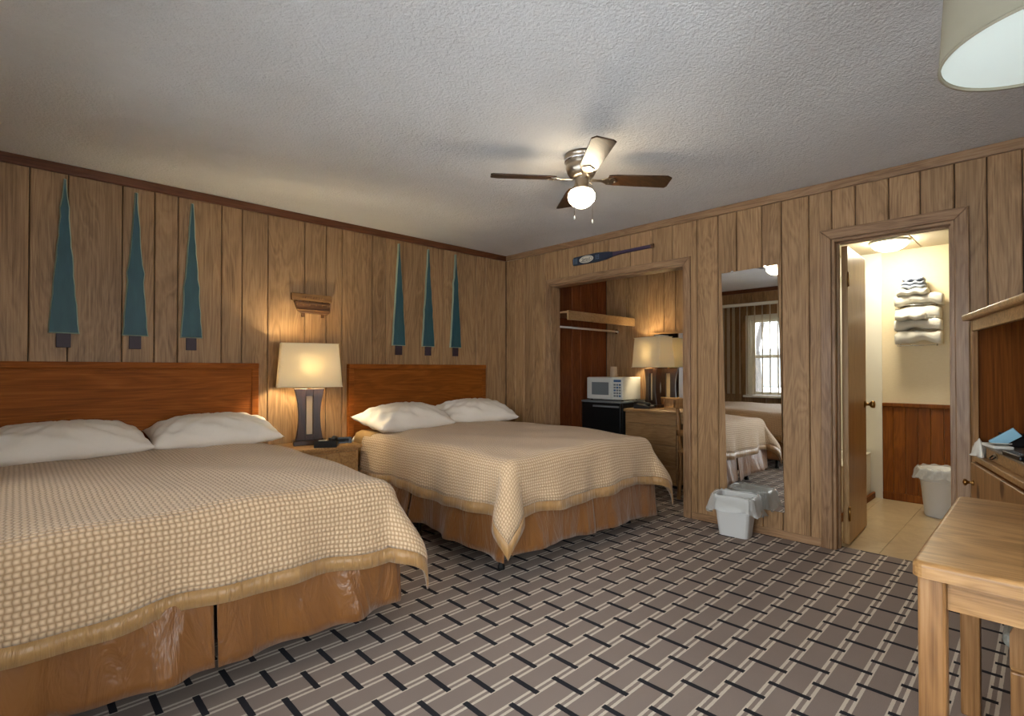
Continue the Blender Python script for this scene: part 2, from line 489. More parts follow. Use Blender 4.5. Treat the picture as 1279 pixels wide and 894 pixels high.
EA = [XC, -.28, -.12, .054, .228, .496, .671, .805, 1.077, 1.214, 1.398, 1.682, 1.861, 2.002, 2.284, 2.42, 2.604, 2.891, 3.063, 3.223, 3.488, 3.621, 3.819, XB]
panelled('wall_back', 'xz', YA, -1, EA, 0, ZC, ext=(.012, .14))
EB = [YD, -.86, -.66, -.42, -.25, -.06, .09, .232, .371, .528, .684, .862, .996, 1.133, 1.309, 1.444, 1.625, 1.769, 1.94, 2.154, 2.34, 2.56, 2.793, 2.966, 3.271, 3.41, 3.588, 3.736, 3.881, 4.014, YA]
HB = [(DO[0], DO[1], 0, DO[2]), (CL[0], CL[1], 0, CL[2])]
panelled('wall_right', 'yz', XB, -1, EB, 0, ZC, HB, .105, ext=(.0, .012))
EC = [YD]
while EC[-1] < YA - .25: EC.append(EC[-1] + random.choice((.11, .15, .18, .22)))
EC.append(YA)
HC = [W2_FILL, W1]
def fixedges(E, hs):      # make sure no plank meets two holes
    return E
panelled('wall_left', 'yz', XC, 1, EC, 0, ZC, HC, .12, ext=(.012, .13))
ED = [XC]
while ED[-1] < XB - .3: ED.append(ED[-1] + random.choice((.14, .18, .24)))
ED.append(XB)
panelled('wall_front', 'xz', YD, 1, ED, 0, ZC, [W3_FILL], ext=(.14, .14))

# alcove shell
def seq(a, b, ws):
    E = [a]; i = 0
    while E[-1] + ws[i % len(ws)] < b - .08: E.append(E[-1] + ws[i % len(ws)]); i += 1
    return E + [b]
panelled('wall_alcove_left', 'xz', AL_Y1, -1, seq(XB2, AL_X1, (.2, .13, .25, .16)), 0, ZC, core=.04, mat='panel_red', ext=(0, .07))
panelled('wall_alcove_back', 'yz', AL_X1, -1, seq(AL_Y0, AL_Y1, (.21, .3, .17, .24, .14)), 0, ZC, core=.05, ext=(.03, .012))
panelled('wall_alcove_right', 'xz', AL_Y0, 1, seq(XB2, AL_X1, (.22, .3, .16)), 0, ZC, core=.02)

# crown strips, casings, baseboard
def trim(n, a, b, mat, bev=.006): return struct(box('trim_%d' % n, a, b, mat, None, bev, 2))
trim(1, (XC, YA - .028, ZC - .058), (XB, YA, ZC), M['crown'])
trim(2, (XB - .028, YD, ZC - .06), (XB, YA - .028, ZC), M['trim_y'])
trim(3, (XC, YD, ZC - .06), (XC + .028, YA - .028, ZC), M['crown'])
trim(4, (XC + .028, YD, ZC - .06), (XB - .028, YD + .028, ZC), M['crown'])
def casing(n0, y0, y1, zt, w, mat_v, mat_h):
    x0, x1 = XB - .02, XB
    def side(n, outer, inner):
        poly = [(outer, 0), (inner, 0), (inner, zt), (outer, zt + w)]
        struct(slab('trim_%d' % n, poly, x0, x1, mat_v, None, 'yz', .006, 2))
    side(n0, y0 - w, y0); side(n0 + 1, y1 + w, y1)
    struct(slab('trim_%d' % (n0 + 2), [(y0 - w, zt + w), (y0, zt), (y1, zt), (y1 + w, zt + w)], x0, x1, mat_h, None, 'yz', .006, 2))
casing(5, CL[0], CL[1], CL[2], .055, M['trim'], M['trim_y'])
casing(8, DO[0], DO[1], DO[2], .066, M['trim'], M['trim_y'])
# jamb linings of the two openings
def jamb(n0, y0, y1, zt, t, mat_v, mat_h):
    trim(n0, (XB - .004, y0, 0), (XB2 + .004, y0 + t, zt), mat_v, .002); trim(n0 + 1, (XB - .004, y1 - t, 0), (XB2 + .004, y1, zt), mat_v, .002)
    trim(n0 + 2, (XB - .004, y0 + t, zt - t), (XB2 + .004, y1 - t, zt), mat_h, .002)
jamb(11, CL[0], CL[1], CL[2], .016, M['trim'], M['trim_y'])
jamb(14, DO[0], DO[1], DO[2], .018, M['trim'], M['trim_y'])
trim(17, (XB + .045, DO[1] - .030, 0), (XB + .075, DO[1] - .018, DO[2] - .018), M['trim'], .002)
trim(18, (XB + .045, DO[0] + .018, 0), (XB + .075, DO[0] + .030, DO[2] - .018), M['trim'], .002)
trim(19, (XB + .045, DO[0] + .030, DO[2] - .030), (XB + .075, DO[1] - .030, DO[2] - .018), M['trim_y'], .002)
struct(box('baseboard_right', (XB - .012, DO[1] + .068, 0), (XB, CL[0] - .057, .055), M['trim_y'], None, .004))
struct(box('baseboard_right_corner', (XB - .012, CL[1] + .057, 0), (XB, YA, .055), M['trim_y'], None, .004))
struct(box('baseboard_back', (XC, YA - .012, 0), (XB - .012, YA, .055), M['crown'], None, .004))

# bathroom shell -------------------------------------------------------
slabbox('floor_bathroom', (XB2 - .012, BA_Y0, -.12), (BA_X1, BA_Y1, -.006), M['grout'])
fb = bpy.data.objects['floor_bathroom']
ts = .305; ix = 0
x = XB2 - .012
while x < BA_X1 - .01:
    y = BA_Y0
    while y < BA_Y1 - .01:
        if y < 1.2:
            box('tile', (x + .001, y + .001, -.007), (min(x + ts, BA_X1) - .001, min(y + ts, BA_Y1) - .001, 0), M['vinyl'], fb, .0012, 1)
        y += ts
    x += ts
wb = slabbox('wall_bath_back', (BA_X1, BA_Y0, 0), (BA_X1 + .08, BA_Y1, BA_Z + .1), M['paper'])
y = BA_Y0
while y < 1.07 - .01:
    y2 = min(y + .09, 1.07)
    slab('wainscot_board', [(y + .001, .07), (y2 - .001, .07), (y2 - .001, .85), (y + .001, .85)], BA_X1 - .014, BA_X1, M['wains'], wb, 'yz', .003)
    y = y2
trim(20, (BA_X1 - .03, BA_Y0, .85), (BA_X1, 1.07, .885), M['wains'], .006)
struct(box('baseboard_bath_back', (BA_X1 - .022, BA_Y0, 0), (BA_X1, 1.07, .07), M['wains'], None, .006))
struct(box('baseboard_bath_tub', (4.30, 1.125, 0), (BA_X1 - .022, 1.147, .055), M['wains'], None, .006))
slabbox('wall_bath_left', (XB2, BA_Y1, 0), (BA_X1, BA_Y1 + .04, BA_Z + .1), M['cream'])
slabbox('wall_bath_right', (XB2, BA_Y0 - .05, 0), (BA_X1, BA_Y0, BA_Z + .1), M['paper'])
slabbox('wall_bath_surround', (BA_X1 - .012, 1.071, 0), (BA_X1 - .0, BA_Y1, BA_Z), M['cream'])
slabbox('ceiling_bathroom', (XB2, BA_Y0, BA_Z + .012), (BA_X1, BA_Y1, BA_Z + .1), M['white'])
cb = bpy.data.objects['ceiling_bathroom']
x = BA_X1 - .61 * 3
for i in range(3):
    for j in range(4):
        a = (x + i * .61, BA_Y0 + j * .61); 
        box('ceiling_panel', (max(a[0], XB2) + .006, a[1] + .006, BA_Z), (a[0] + .604, min(a[1] + .604, BA_Y1), BA_Z + .013), M['ceil_tile'], cb, .002, 1)

# ------------------------------------------------------------------ windows in the left wall
def window(n, y0, y1, z0, z1, loc=None, rz=0):
    root = bpy.data.objects.new('window_%d' % n, None); C.objects.link(root); struct(root)
    root.location = loc or (XC, (y0 + y1) / 2, z0); root.rotation_euler = (0, 0, rz)
    hw = (y1 - y0) / 2; H = z1 - z0; m = M['cream']
    box('window_casing', (0, -hw - .05, -.02), (.018, -hw, H + .05), m, root, .004)
    box('window_casing', (0, hw, -.02), (.018, hw + .05, H + .05), m, root, .004)
    box('window_casing', (0, -hw, H), (.018, hw, H + .05), m, root, .004)
    box('window_jamb', (-.135, -hw, 0), (0, -hw + .02, H), m, root, .002)
    box('window_jamb', (-.135, hw - .02, 0), (0, hw, H), m, root, .002)
    box('window_jamb', (-.135, -hw + .02, H - .02), (0, hw - .02, H), m, root, .002)
    mid = H * .50
    for k, (za, zb, xo) in enumerate(((0.005, mid + .02, -.055), (mid - .02, H - .02, -.09))):
        s = bpy.data.objects.new('sash', None); C.objects.link(s); s.parent = root
        a, b = -hw + .02, hw - .02
        box('stile', (xo, a, za), (xo + .032, a + .045, zb), m, s, .003); box('stile', (xo, b - .045, za), (xo + .032, b, zb), m, s, .003)
        box('rail', (xo, a + .045, za), (xo + .032, b - .045, za + .045), m, s, .003); box('rail', (xo, a + .045, zb - .045), (xo + .032, b - .045, zb), m, s, .003)
        box('pane', (xo + .014, a + .045, za + .045), (xo + .018, b - .045, zb - .045), M['glass'], s, 0)
    box('window_sill', (-.135, -hw - .06, -.035), (.11, hw + .06, -.001), m, root, .006)
    return root
window(1, *W1); window(2, *W2_FILL); window(3, *W3_FILL, loc=((W3_FILL[0] + W3_FILL[1]) / 2, YD, W3_FILL[2]), rz=R(90))  # the windows beside and behind the camera are unseen, added to bring in daylight

# vertical blinds at window 1 (seen in the wall mirror)
M['vane'] = shade_mat('cream_blind_vane', lin(214, 202, 180), .35)
vb = thing('vertical_blind', 'cream vertical blind with open vanes hanging at the window beyond the left bed', 'blind', (XC + .06, W1[1] + .42, 2.17))
box('headrail', (-.03, -1.62, 0), (.035, .02, .045), M['cream'], vb, .004)
v0 = box('vane', (-.001, -.04, -1.36), (.001, .04, -.001), M['vane'], vb, 0); v0.location = (0.0, -.03, 0)
ys = [-.03, -.12, -.2] + [-.30 - .112 * k for k in range(12)]
for i, yy in enumerate(ys):
    o = v0 if i == 0 else link(v0.copy(), vb)
    o.location = (0.0, yy, 0); o.rotation_euler = (0, 0, R(57 if i > 2 else 35))
vb2 = thing('vertical_blind', 'cream vertical blind drawn aside at the added unseen window next to the camera', 'blind', (XC + .06, W2_FILL[1] + .1, 2.17))
box('headrail', (-.03, -2.0, 0), (.035, .02, .045), M['cream'], vb2, .004)
for i in range(7):
    o = link(v0.copy(), vb2); o.location = (0, -.03 - .022 * i, 0); o.rotation_euler = (0, 0, R(-80))

# outside: snowy yard, bare tree, far woods
yard = tag(box('snowy_yard', (-60, -40, -.55), (40, 50, -.5), M['snow'], None, 0), 'flat white snow covering the ground outside the window', 'snow'); struct(yard)
def bare_tree(loc, h, seed, label):
    rnd = random.Random(seed); bm = bmesh.new()
    def grow(p, d, L, r, lv):
        q = p + d * L; tube(bm, [p, p + d * L * .5 + Vector((rnd.uniform(-.04, .04), rnd.uniform(-.04, .04), 0)) * L, q], [r, r * .82, r * .62], 5)
        if lv == 0: return
        for k in range(rnd.choice((2, 3)) if lv > 1 else 3):
            nd = (d + Vector((rnd.uniform(-.8, .8), rnd.uniform(-.8, .8), rnd.uniform(-.1, .45)))).normalized()
            grow(p + d * L * rnd.uniform(.55, 1), nd, L * rnd.uniform(.55, .8), r * .52, lv - 1)
    grow(Vector((0, 0, -.02)), Vector((.02, .02, 1)).normalized(), h * .36, h * .022, 5)
    o = mk('bare_tree', bm, M['bark']); o.location = loc
    return tag(o, label, 'tree')
bare_tree((-6.0, 5.2, -.5), 7.0, 3, 'bare leafless tree in the snow outside the window')
tag(box('far_woods', (-45, -30, -.5), (-44, 50, 3.2), M['hedge'], None, .3), 'grey line of far woods beyond the snowy yard', 'woods')

# ------------------------------------------------------------------ bathroom door
dr = bpy.data.objects.new('door_1', None); C.objects.link(dr); struct(dr)
dr.location = (XB2 + .022, DO[1] - .022, 0); dr.rotation_euler = (0, 0, R(2.3))
tag(dr, 'flat maple bathroom door standing open into the bathroom')
box('door_leaf', (0.0, -.036, .012), (.60, 0, 2.03), M['door'], dr, .002)
for z in (.22, 1.80):
    h = bpy.data.objects.new('hinge', None); C.objects.link(h); h.parent = dr; h.location = (-.008, -.036, z)
    box('hinge_plate', (.002, -.001, -.045), (.03, .0005, .045), M['brass'], h, .0005, 1)
    box('hinge_plate', (-.028, -.002, -.045), (-.002, .0, .045), M['brass'], h, .0005, 1)
    turned('hinge_pin', [(0, -.05), (.007, -.048), (.007, .048), (0, .05)], M['brass'], h, 10, (0, -.004, 0))
kn = turned('door_knob', [(0, 0), (.026, 0), (.026, .006), (.011, .01), (.011, .03), (.024, .04), (.028, .052), (.024, .064), (0, .068)], M['brass'], dr, 20, (.545, -.036, .93), 'y')
kn.scale = (1, -1, 1); kn.location = (0, 0, 0)
bm = bmesh.new(); lathe(bm, [(0, 0), (.026, 0), (.026, -.006), (.011, -.01), (.011, -.03), (.024, -.04), (.028, -.052), (.024, -.064), (0, -.068)], 20, (.545, -.036, .93), 'y')
bpy.data.objects.remove(kn); mk('door_knob', bm, M['brass'], dr, True)
box('strike_plate', (.598, -.03, .90), (.601, -.006, .96), M['brass'], dr, .0005, 1)

# ================================================================== beds
def bedspread(bed_x0, bed_x1, y0, y1, zt, d, label, seed, tuck=(0, 0)):
    """flat cloth p,q mapped over the mattress; hanging d on both sides and the foot; corners fall as soft cones"""
    rnd = random.Random(seed); ph = [rnd.uniform(0, 6.3) for _ in range(8)]
    r = .075
    ix0, ix1, iy0 = bed_x0 + r - .012, bed_x1 - r + .012, y0 + r - .012
    ext = r * PI / 2 + d - r
    bw = .062
    def axis(lo, hi, extlo, exthi, n):
        a = []
        if extlo: a += [lo - extlo, lo - extlo + bw / 2]; a += [lo - extlo + bw + (extlo - bw) * k / 12 for k in range(12)]
        a += [lo + (hi - lo) * k / n for k in range(n + 1)]
        if exthi: a += [hi + (exthi - bw) * (k + 1) / 12 for k in range(12)]; a += [hi + exthi - bw / 2, hi + exthi]
        return a
    PX = axis(ix0, ix1, ext, ext, 56); QY = axis(iy0, y1, ext, 0, 66)
    mx, my = (bed_x0 + bed_x1) / 2, y0
    def pt(p, q):
        cx_, cy_ = min(max(p, ix0), ix1), max(q, iy0)
        vx, vy = p - cx_, q - cy_
        rho = math.hypot(vx, vy)
        z = zt + .008 * math.sin(p * 5 + ph[0]) * math.sin(q * 4 + ph[1]) + .004 * math.sin(p * 13 + q * 9 + ph[2])
        z -= .012 * sst(.55, 1.0, abs(2 * (p - mx) / (bed_x1 - bed_x0))) + .012 * sst(.5, 0, q - y0)
        if rho < 1e-6: return Vector((p, q, z))
        dx, dy = vx / rho, vy / rho
        if rho < r * PI / 2: h, dz = r * math.sin(rho / r), -(r - r * math.cos(rho / r))
        else:
            s = rho - r * PI / 2; h, dz = r + .05 * s, -(r + s)
        corner = abs(2 * dx * dy)
        t = sst(r, ext, rho)
        al = cx_ * 1.0 + cy_ * 1.0 + math.atan2(dy, dx) * .25
        h += t * (.016 * math.sin(al * 11 + ph[3]) + .011 * math.sin(al * 23 + ph[4]) + .012)
        h += t * corner ** .75 * .13
        dz += t * .012 * math.sin(al * 6 + ph[5])
        return Vector((cx_ + dx * h, cy_ + dy * h, z + dz))
    nx, ny = len(PX) - 1, len(QY) - 1
    band = lambda i, j: i < 2 or i >= nx - 2 or j < 2
    root = thing('bedspread', label, 'bedspread', (mx, my, zt))
    fn = lambda i, j: pt(PX[i], QY[j]) - root.location
    uv = lambda i, j: (PX[i], QY[j])
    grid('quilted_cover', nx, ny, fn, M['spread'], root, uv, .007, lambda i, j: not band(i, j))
    grid('satin_border', nx, ny, fn, M['satin_band'], root, uv, .008, band)
    return root

def bed(x0, x1, y0, label, seed, hbx, zt=.69, hem=.12, dip=0.0):
    rnd = random.Random(seed); mx = (x0 + x1) / 2; hw = (x1 - x0) / 2; y1 = YA - .07
    b = thing('bed', label, 'bed', (mx, y0, 0)); L = y1 - y0
    # headboard against the wall
    hb = bpy.data.objects.new('headboard', None); C.objects.link(hb); hb.parent = b
    hb.location = ((hbx[0] + hbx[1]) / 2 - mx, YA - .046 - y0, 0); w = (hbx[1] - hbx[0]) / 2; HH = 1.238
    box('headboard_panel', (-w + .045, .010, .42), (w - .045, .032, HH - .035), M['headboard'], hb, .002)
    box('headboard_rail', (-w, -.006, HH - .04), (w, .044, HH), M['headboard'], hb, .005)
    box('headboard_post', (-w, 0, 0), (-w + .05, .042, HH - .04), M['headboard'], hb, .005)
    box('headboard_post', (w - .05, 0, 0), (w, .042, HH - .04), M['headboard'], hb, .005)
    box('headboard_bead', (-w + .05, .002, HH - .052), (w - .05, .012, HH - .04), M['headboard'], hb, .003)
    box('mattress', (-hw + .005, .02, .415), (hw - .005, L - .01, zt - .03), M['sheet'], b, .085, 4)
    box('box_spring', (-hw + .01, .02, .19), (hw - .01, L - .01, .413), M['mattress_side'], b, .02, 2)
    for sx in (-1, 1):
        for yy in (.16, L * .52, L - .12):
            turned('leg', [(0, 0), (.022, 0), (.022, .02), (.016, .03), (.016, .19), (0, .19)], M['blackmatte'], b, 10, (sx * (hw - .09), yy, 0))
    # pleated dust ruffle: two panels at the foot, two down each side
    def skirt(pts, outs, s0, sags):
        n = 46; ph = rnd.uniform(0, 6)
        (ax, ay), (bx_, by) = pts; ox, oy = outs
        Lp = math.hypot(bx_ - ax, by - ay)
        def fn(i, j):
            t = i / n; v = j / 8; s = t * Lp
            k = .006 + v * (0.020 * math.sin(s * 9 + ph) + .026 * max(0, math.sin(s * 14 + ph * 2)) ** 3 + .006 * math.sin(s * 31 + ph * 3) + .028 * max(0, abs(2 * t - 1) - .8) * 5 * .5 + .022)
            z = .40 - v * (.40 - (hem + sags[0] * (1 - t) + sags[1] * t + .006 * math.sin(s * 7 + ph)))
            return (ax + (bx_ - ax) * t + ox * k, ay + (by - ay) * t + oy * k, z)
        grid('bed_skirt_panel', n, 8, fn, M['satin'], b, None, .003)
    g = .006
    skirt(((-hw, 0), (-g, -.0)), (0, -1), 0, (.03, .0)); skirt(((g, .0), (hw, 0)), (0, -1), 0, (.0, dip))
    skirt(((hw, .0), (hw, L * .48)), (1, 0), 0, (dip, .01)); skirt(((hw, L * .49), (hw, L - .02)), (1, 0), 0, (.01, .02))
    skirt(((-hw, 0), (-hw, L * .48)), (-1, 0), 0, (-.01, .03)); skirt(((-hw, L * .49), (-hw, L - .02)), (-1, 0), 0, (.03, .04))
    return b

def pillow(loc, w, l, h, rz, tilt, label, seed, lift=0):
    """w along x, l along y"""
    rnd = random.Random(seed); a = [rnd.uniform(0, 6.3) for _ in range(6)]
    bm = bmesh.new(); n, m_ = 44, 30; top, bot = [], []
    for i in range(n + 1):
        tr, br = [], []
        for j in range(m_ + 1):
            u, v = 2 * i / n - 1, 2 * j / m_ - 1
            e = max(0, 1 - abs(u) ** 2.6) ** .62 * max(0, 1 - abs(v) ** 2.4) ** .62
            x = w / 2 * u * (1 - .05 * (1 - v * v)); y = l / 2 * v * (1 - .09 * (1 - u * u) ** 1)
            rad = math.atan2(v, u)
            wr = (.012 * math.sin(u * 9 + v * 13 + a[0]) * sst(.25, .8, max(abs(u), abs(v))) + .008 * math.sin(u * 21 - v * 9 + a[1]) * sst(.3, .9, abs(u)) + .006 * math.sin(rad * 14 + a[2])) * min(1, e * 3)
            tr.append(bm.verts.new((x, y, h * .66 * e + wr * .75))); br.append(bm.verts.new((x, y, -h * .34 * e ** .6 + wr * .3)) if 0 < i < n and 0 < j < m_ else tr[-1])
        top.append(tr); bot.append(br)
    for i in range(n):
        for j in range(m_):
            bm.faces.new((top[i][j], top[i + 1][j], top[i + 1][j + 1], top[i][j + 1]))
            q = [bot[i][j], bot[i][j + 1], bot[i + 1][j + 1], bot[i + 1][j]]
            try: bm.faces.new(q)
            except ValueError: pass
    o = mk('pillow', bm, M['linen'], None, True)
    o.location = (loc[0], loc[1], loc[2] + h * .34); o.rotation_euler = (R(tilt), R(lift), R(rz))
    return tag(o, label, 'pillow', 'pillows on the beds')

ZT = .70
bed(-.232, 1.290, 2.115, 'queen bed with wide wooden headboard, closest to the camera at the left', 11, (-.22, 1.322))
bed(2.010, 3.530, 2.115, 'queen bed with wooden headboard standing nearest the corner and the alcove', 23, (2.042, 3.582), dip=-.03)
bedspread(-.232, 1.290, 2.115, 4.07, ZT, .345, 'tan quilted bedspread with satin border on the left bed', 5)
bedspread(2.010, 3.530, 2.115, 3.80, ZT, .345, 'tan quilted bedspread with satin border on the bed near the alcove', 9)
pillow((.20, 3.86, ZT - .005), .80, .44, .20, 2, 8, 'long white pillow at the far left of the left bed', 1)
pillow((.965, 3.86, ZT - .005), .76, .44, .20, -3, 8, 'white pillow on the left bed beside the lamp', 2)
pillow((2.40, 3.80, ZT - .005), .80, .44, .21, 6, 10, 'white pillow on the alcove-side bed, nearer the lamp', 3)
pillow((3.20, 3.86, ZT - .005), .80, .44, .21, -8, 10, 'white pillow on the alcove-side bed, nearer the room corner', 4)

# blanket edge showing past the spread at the head of the second bed
def blanket():
    x0, x1, y0, y1 = 2.010, 3.530, 3.70, 3.95
    def fn(i, j):
        y = y0 + (y1 - y0) * j / 6; s = i / 40
        w = x1 - x0; per = .24; tot = w + 2 * per; p = s * tot - per
        if p < .06: 
            a = .06 - p; r = .06
            if a < r * PI / 2: return (x0 + .06 - r * math.sin(a / r) - .003, y, ZT - .012 - r + r * math.cos(a / r))
            return (x0 - .004, y, ZT - .012 - r - (a - r * PI / 2))
        if p > w - .06:
            a = p - (w - .06); r = .06
            if a < r * PI / 2: return (x1 - .06 + r * math.sin(a / r) + .003, y, ZT - .012 - r + r * math.cos(a / r))
            return (x1 + .004, y, ZT - .012 - r - (a - r * PI / 2))
        return (x0 + p, y, ZT - .012)
    o = grid('blanket', 40, 6, fn, M['blanket'], None, None, .006)
    tag(o, 'plain tan blanket edge showing beside the pillow on the alcove-side bed', 'blanket')
blanket()

# ================================================================== nightstand and lamps
ns = thing('nightstand', 'small wooden nightstand with drawer between the two beds', 'nightstand', (1.68, 3.92, 0))
box('nightstand_body', (-.25, -.19, .06), (.25, .22, .585), M['oak'], ns, .004)
box('nightstand_top', (-.275, -.215, .585), (.275, .225, .613), M['oak'], ns, .008, 3)
dw = box('drawer', (-.225, -.208, .40), (.225, -.188, .565), M['oak'], ns, .004)
turned('knob', [(0, 0), (.008, 0), (.008, .012), (.017, .02), (.014, .03), (0, .032)], M['brass'], dw, 14, (0, -.208, .48), 'y').scale = (1, 1, 1)
box('plinth', (-.24, -.175, 0), (.24, .21, .06), M['oak'], ns, .003)

def table_lamp(loc, rz, label, bulbmat):
    t = thing('table_lamp', label, 'lamp', loc, rz)
    Hb = .43
    N = 14
    def half(z): 
        u = z / Hb; return .079 + .030 * (2 * u - 1) ** 2
    for s in (-1, 1):
        poly = [(s * .026, .035)] + [(s * half(.035 + (Hb - .035) * k / N), .035 + (Hb - .035) * k / N) for k in range(N + 1)] + [(s * .026, Hb)]
        if s < 0: poly = poly[::-1]
        slab('lamp_leg', poly, -.035, .035, M['lampwood'], t, 'xz', .003)
    box('lamp_top_block', (-.026, -.034, .375), (.026, .034, Hb), M['lampwood'], t, .001)
    box('lamp_bottom_block', (-.026, -.034, .035), (.026, .034, .08), M['lampwood'], t, .001)
    box('lamp_inlay', (-.022, -.012, .08), (.022, .012, .375), M['inlay'], t, .001)
    box('lamp_foot', (-.115, -.055, 0), (.115, .055, .035), M['lampwood'], t, .004)
    turned('lamp_neck', [(.012, Hb), (.012, .47), (.018, .475), (.018, .53), (0, .53)], M['brass'], t, 14)
    turned('bulb', [(0, .535), (.014, .54), (.017, .56), (.03, .585), (.033, .61), (.026, .635), (.012, .646), (0, .648)], bulbmat, t, 14)
    z0, z1 = .445, .775
    B, T = (.232, .112), (.206, .096)
    bm = bmesh.new()
    def ring(hx, hy, z, n=8):
        pts = []; cr = .018
        for cxs, cys, a0 in ((1, 1, 0), (-1, 1, 90), (-1, -1, 180), (1, -1, 270)):
            for k in range(4):
                a = R(a0 + 30 * k); pts.append((cxs * (hx - cr) + cr * math.cos(a), cys * (hy - cr) + cr * math.sin(a), z))
        return [bm.verts.new(p) for p in pts]
    prev = None
    for k in range(7):
        u = k / 6; rg = ring(B[0] + (T[0] - B[0]) * u, B[1] + (T[1] - B[1]) * u, z0 + (z1 - z0) * u)
        if prev:
            for i in range(16): bm.faces.new((prev[i], prev[(i + 1) % 16], rg[(i + 1) % 16], rg[i]))
        prev = rg
    sh = mk('lamp_shade', bm, M['shade'], t)
    sm = sh.modifiers.new('thickness', 'SOLIDIFY'); sm.thickness = .002
    for hx, hy, z in ((B[0], B[1], z0), (T[0], T[1], z1)):
        pts = [(hx, hy, z), (-hx, hy, z), (-hx, -hy, z), (hx, -hy, z), (hx, hy, z)]
        pipe('shade_rim', [Vector(p) * 1 for p in pts], .0028, M['shade'], sh, 6)
    pipe('shade_spider', [(-.2, 0, z1 - .02), (0, 0, z1 - .03), (.2, 0, z1 - .02)], .002, M['brass'], t, 6)
    pipe('harp', [(0, 0, .53), (.045, 0, .58), (.05, 0, .66), (.02, 0, .74), (0, 0, z1 - .03)], .002, M['brass'], t, 6)
    return t
table_lamp((1.640, 3.965, .613), R(-17), 'lit table lamp with rectangular cream shade on the nightstand', M['bulb'])

# things on the nightstand
def phone(loc, rz, label):
    t = thing('telephone', label, 'telephone', loc, rz)
    slab('phone_base', [(-.09, 0), (.09, 0), (.09, .022), (-.09, .05)], -.08, .08, M['black'], t, 'xz', .003)
    bm = bmesh.new(); tube(bm, [(-.085, -.055, .058), (-.05, -.055, .07), (.03, -.055, .062), (.085, -.055, .045)], [.021, .013, .013, .021], 10); mk('handset', bm, M['black'], t, True)
    kp = box('keypad', (-.03, .0, .034), (.06, .06, .040), M['grey'], t, .001); kp.rotation_euler = (0, 0, 0)
    box('memo_card', (.062, .0, .027), (.085, .06, .033), M['white'], t, .0005, 1)
    return t
phone((1.70, 3.785, .613), R(60), 'black telephone in front of the lamp on the nightstand')
rc = thing('clock_radio', 'low black clock radio at the right end of the nightstand', 'clock', (1.86, 3.90, .613), R(-10))
slab('clock_case', [(-.06, 0), (.06, 0), (.055, .035), (-.05, .045)], -.085, .085, M['black'], rc, 'xz', .004)
box('clock_display', (-.061, -.06, .012), (-.057, .06, .034), M['blackmatte'], rc, .0005, 1)
rc.rotation_euler = (0, 0, R(70))

# ================================================================== wall art
def tree_cutout(xc, label, seed, hw=.066, notches=(.62, .83)):
    rnd = random.Random(seed); z0, z1 = 1.41, 2.352
    root = thing('tree_cutout', label, 'wall art', (xc, YA, z0), 0, 'teal wooden trees on the panelled wall')
    H = z1 - z0; n = 16; lft, rgt = [], []
    for k in range(n + 1):
        u = k / n; w = hw * (1 - u) ** 1.02 + .007
        w2 = w + sum(.007 for nt in notches if nt - .05 < u < nt) + rnd.uniform(-.002, .002)
        lft.append((-w2, u * H)); rgt.append((w + rnd.uniform(-.002, .003) + sum(.006 for nt in notches if nt - .05 < u < nt), u * H))
    poly = lft[::-1] + rgt
    poly = poly[::-1]
    bm = bmesh.new(); prism(bm, poly, -.022, -.001, 'xz', .0055, 1)
    o = mk('tree_body', bm, [M['tree'], M['tree_edge']], root)
    for f in o.data.polygons:
        if abs(f.normal.y) < .9: f.material_index = 1
    box('tree_trunk', (-hw * .52, -.018, -.085), (hw * .52, -.001, .0), M['trunkpaint'], root, .002)
    return root
tree_cutout(.211, 'leftmost of the three teal wooden trees above the left bed', 1)
tree_cutout(.566, 'middle of the three teal wooden trees above the left bed', 2, .062, (.45,))
tree_cutout(.886, 'teal wooden tree closest to the boat plaque above the left bed', 3, .060, (.4, .8))
tree_cutout(2.547, 'teal wooden tree above the alcove-side bed, closest to the boat plaque', 4, .064, (.5,))
tree_cutout(2.872, 'middle of the three teal wooden trees above the alcove-side bed', 5, .064, (.42,))
tree_cutout(3.204, 'teal wooden tree nearest the room corner', 6, .062, (.7, .5))

# carved boat plaque above the nightstand lamp
M['boatwood'] = wood('carved_boat_wood', lin(70, 44, 22), lin(120, 84, 46), lin(156, 118, 70), 'x', .6, 1.2, .05)
M['boatdark'] = wood('carved_boat_dark', lin(48, 28, 16), lin(92, 60, 36), lin(116, 80, 50), 'x', .6, 1.2, .05)
bp = thing('boat_plaque', 'small carved wooden boat plaque hanging above the lit nightstand lamp', 'wall art', (1.735, YA, 1.62))
slab('boat_hull', [(-.145, .118), (-.115, .045), (-.09, .028), (.13, .020), (.15, .04), (.148, .085), (.10, .088), (.08, .10)], -.026, -.001, M['boatdark'], bp, 'xz', .004)
box('boat_canopy', (-.165, -.036, .122), (.160, -.001, .180), M['boatwood'], bp, .004)
box('boat_rail', (-.14, -.034, .100), (.145, -.002, .116), M['boatdark'], bp, .003)
for k in range(6): box('boat_post', (-.13 + k * .052, -.03, .086), (-.122 + k * .052, -.022, .124), M['boatwood'], bp, .001, 1)
box('boat_gunwale', (-.125, -.033, .044), (.148, -.024, .054), M['boatwood'], bp, .002)
for xx in (-.07, .09): box('boat_peg', (xx - .012, -.02, -.006), (xx + .012, -.004, .026), M['boatdark'], bp, .003)
for k in range(9):       # worn carved lettering on the canopy board
    xx = -.085 + k * .022
    pipe('carved_letter', [(xx, -.037, .140), (xx + .005, -.037, .162), (xx + .011, -.037, .142 + .01 * (k % 2))], .0018, M['boatdark'], bp, 5)

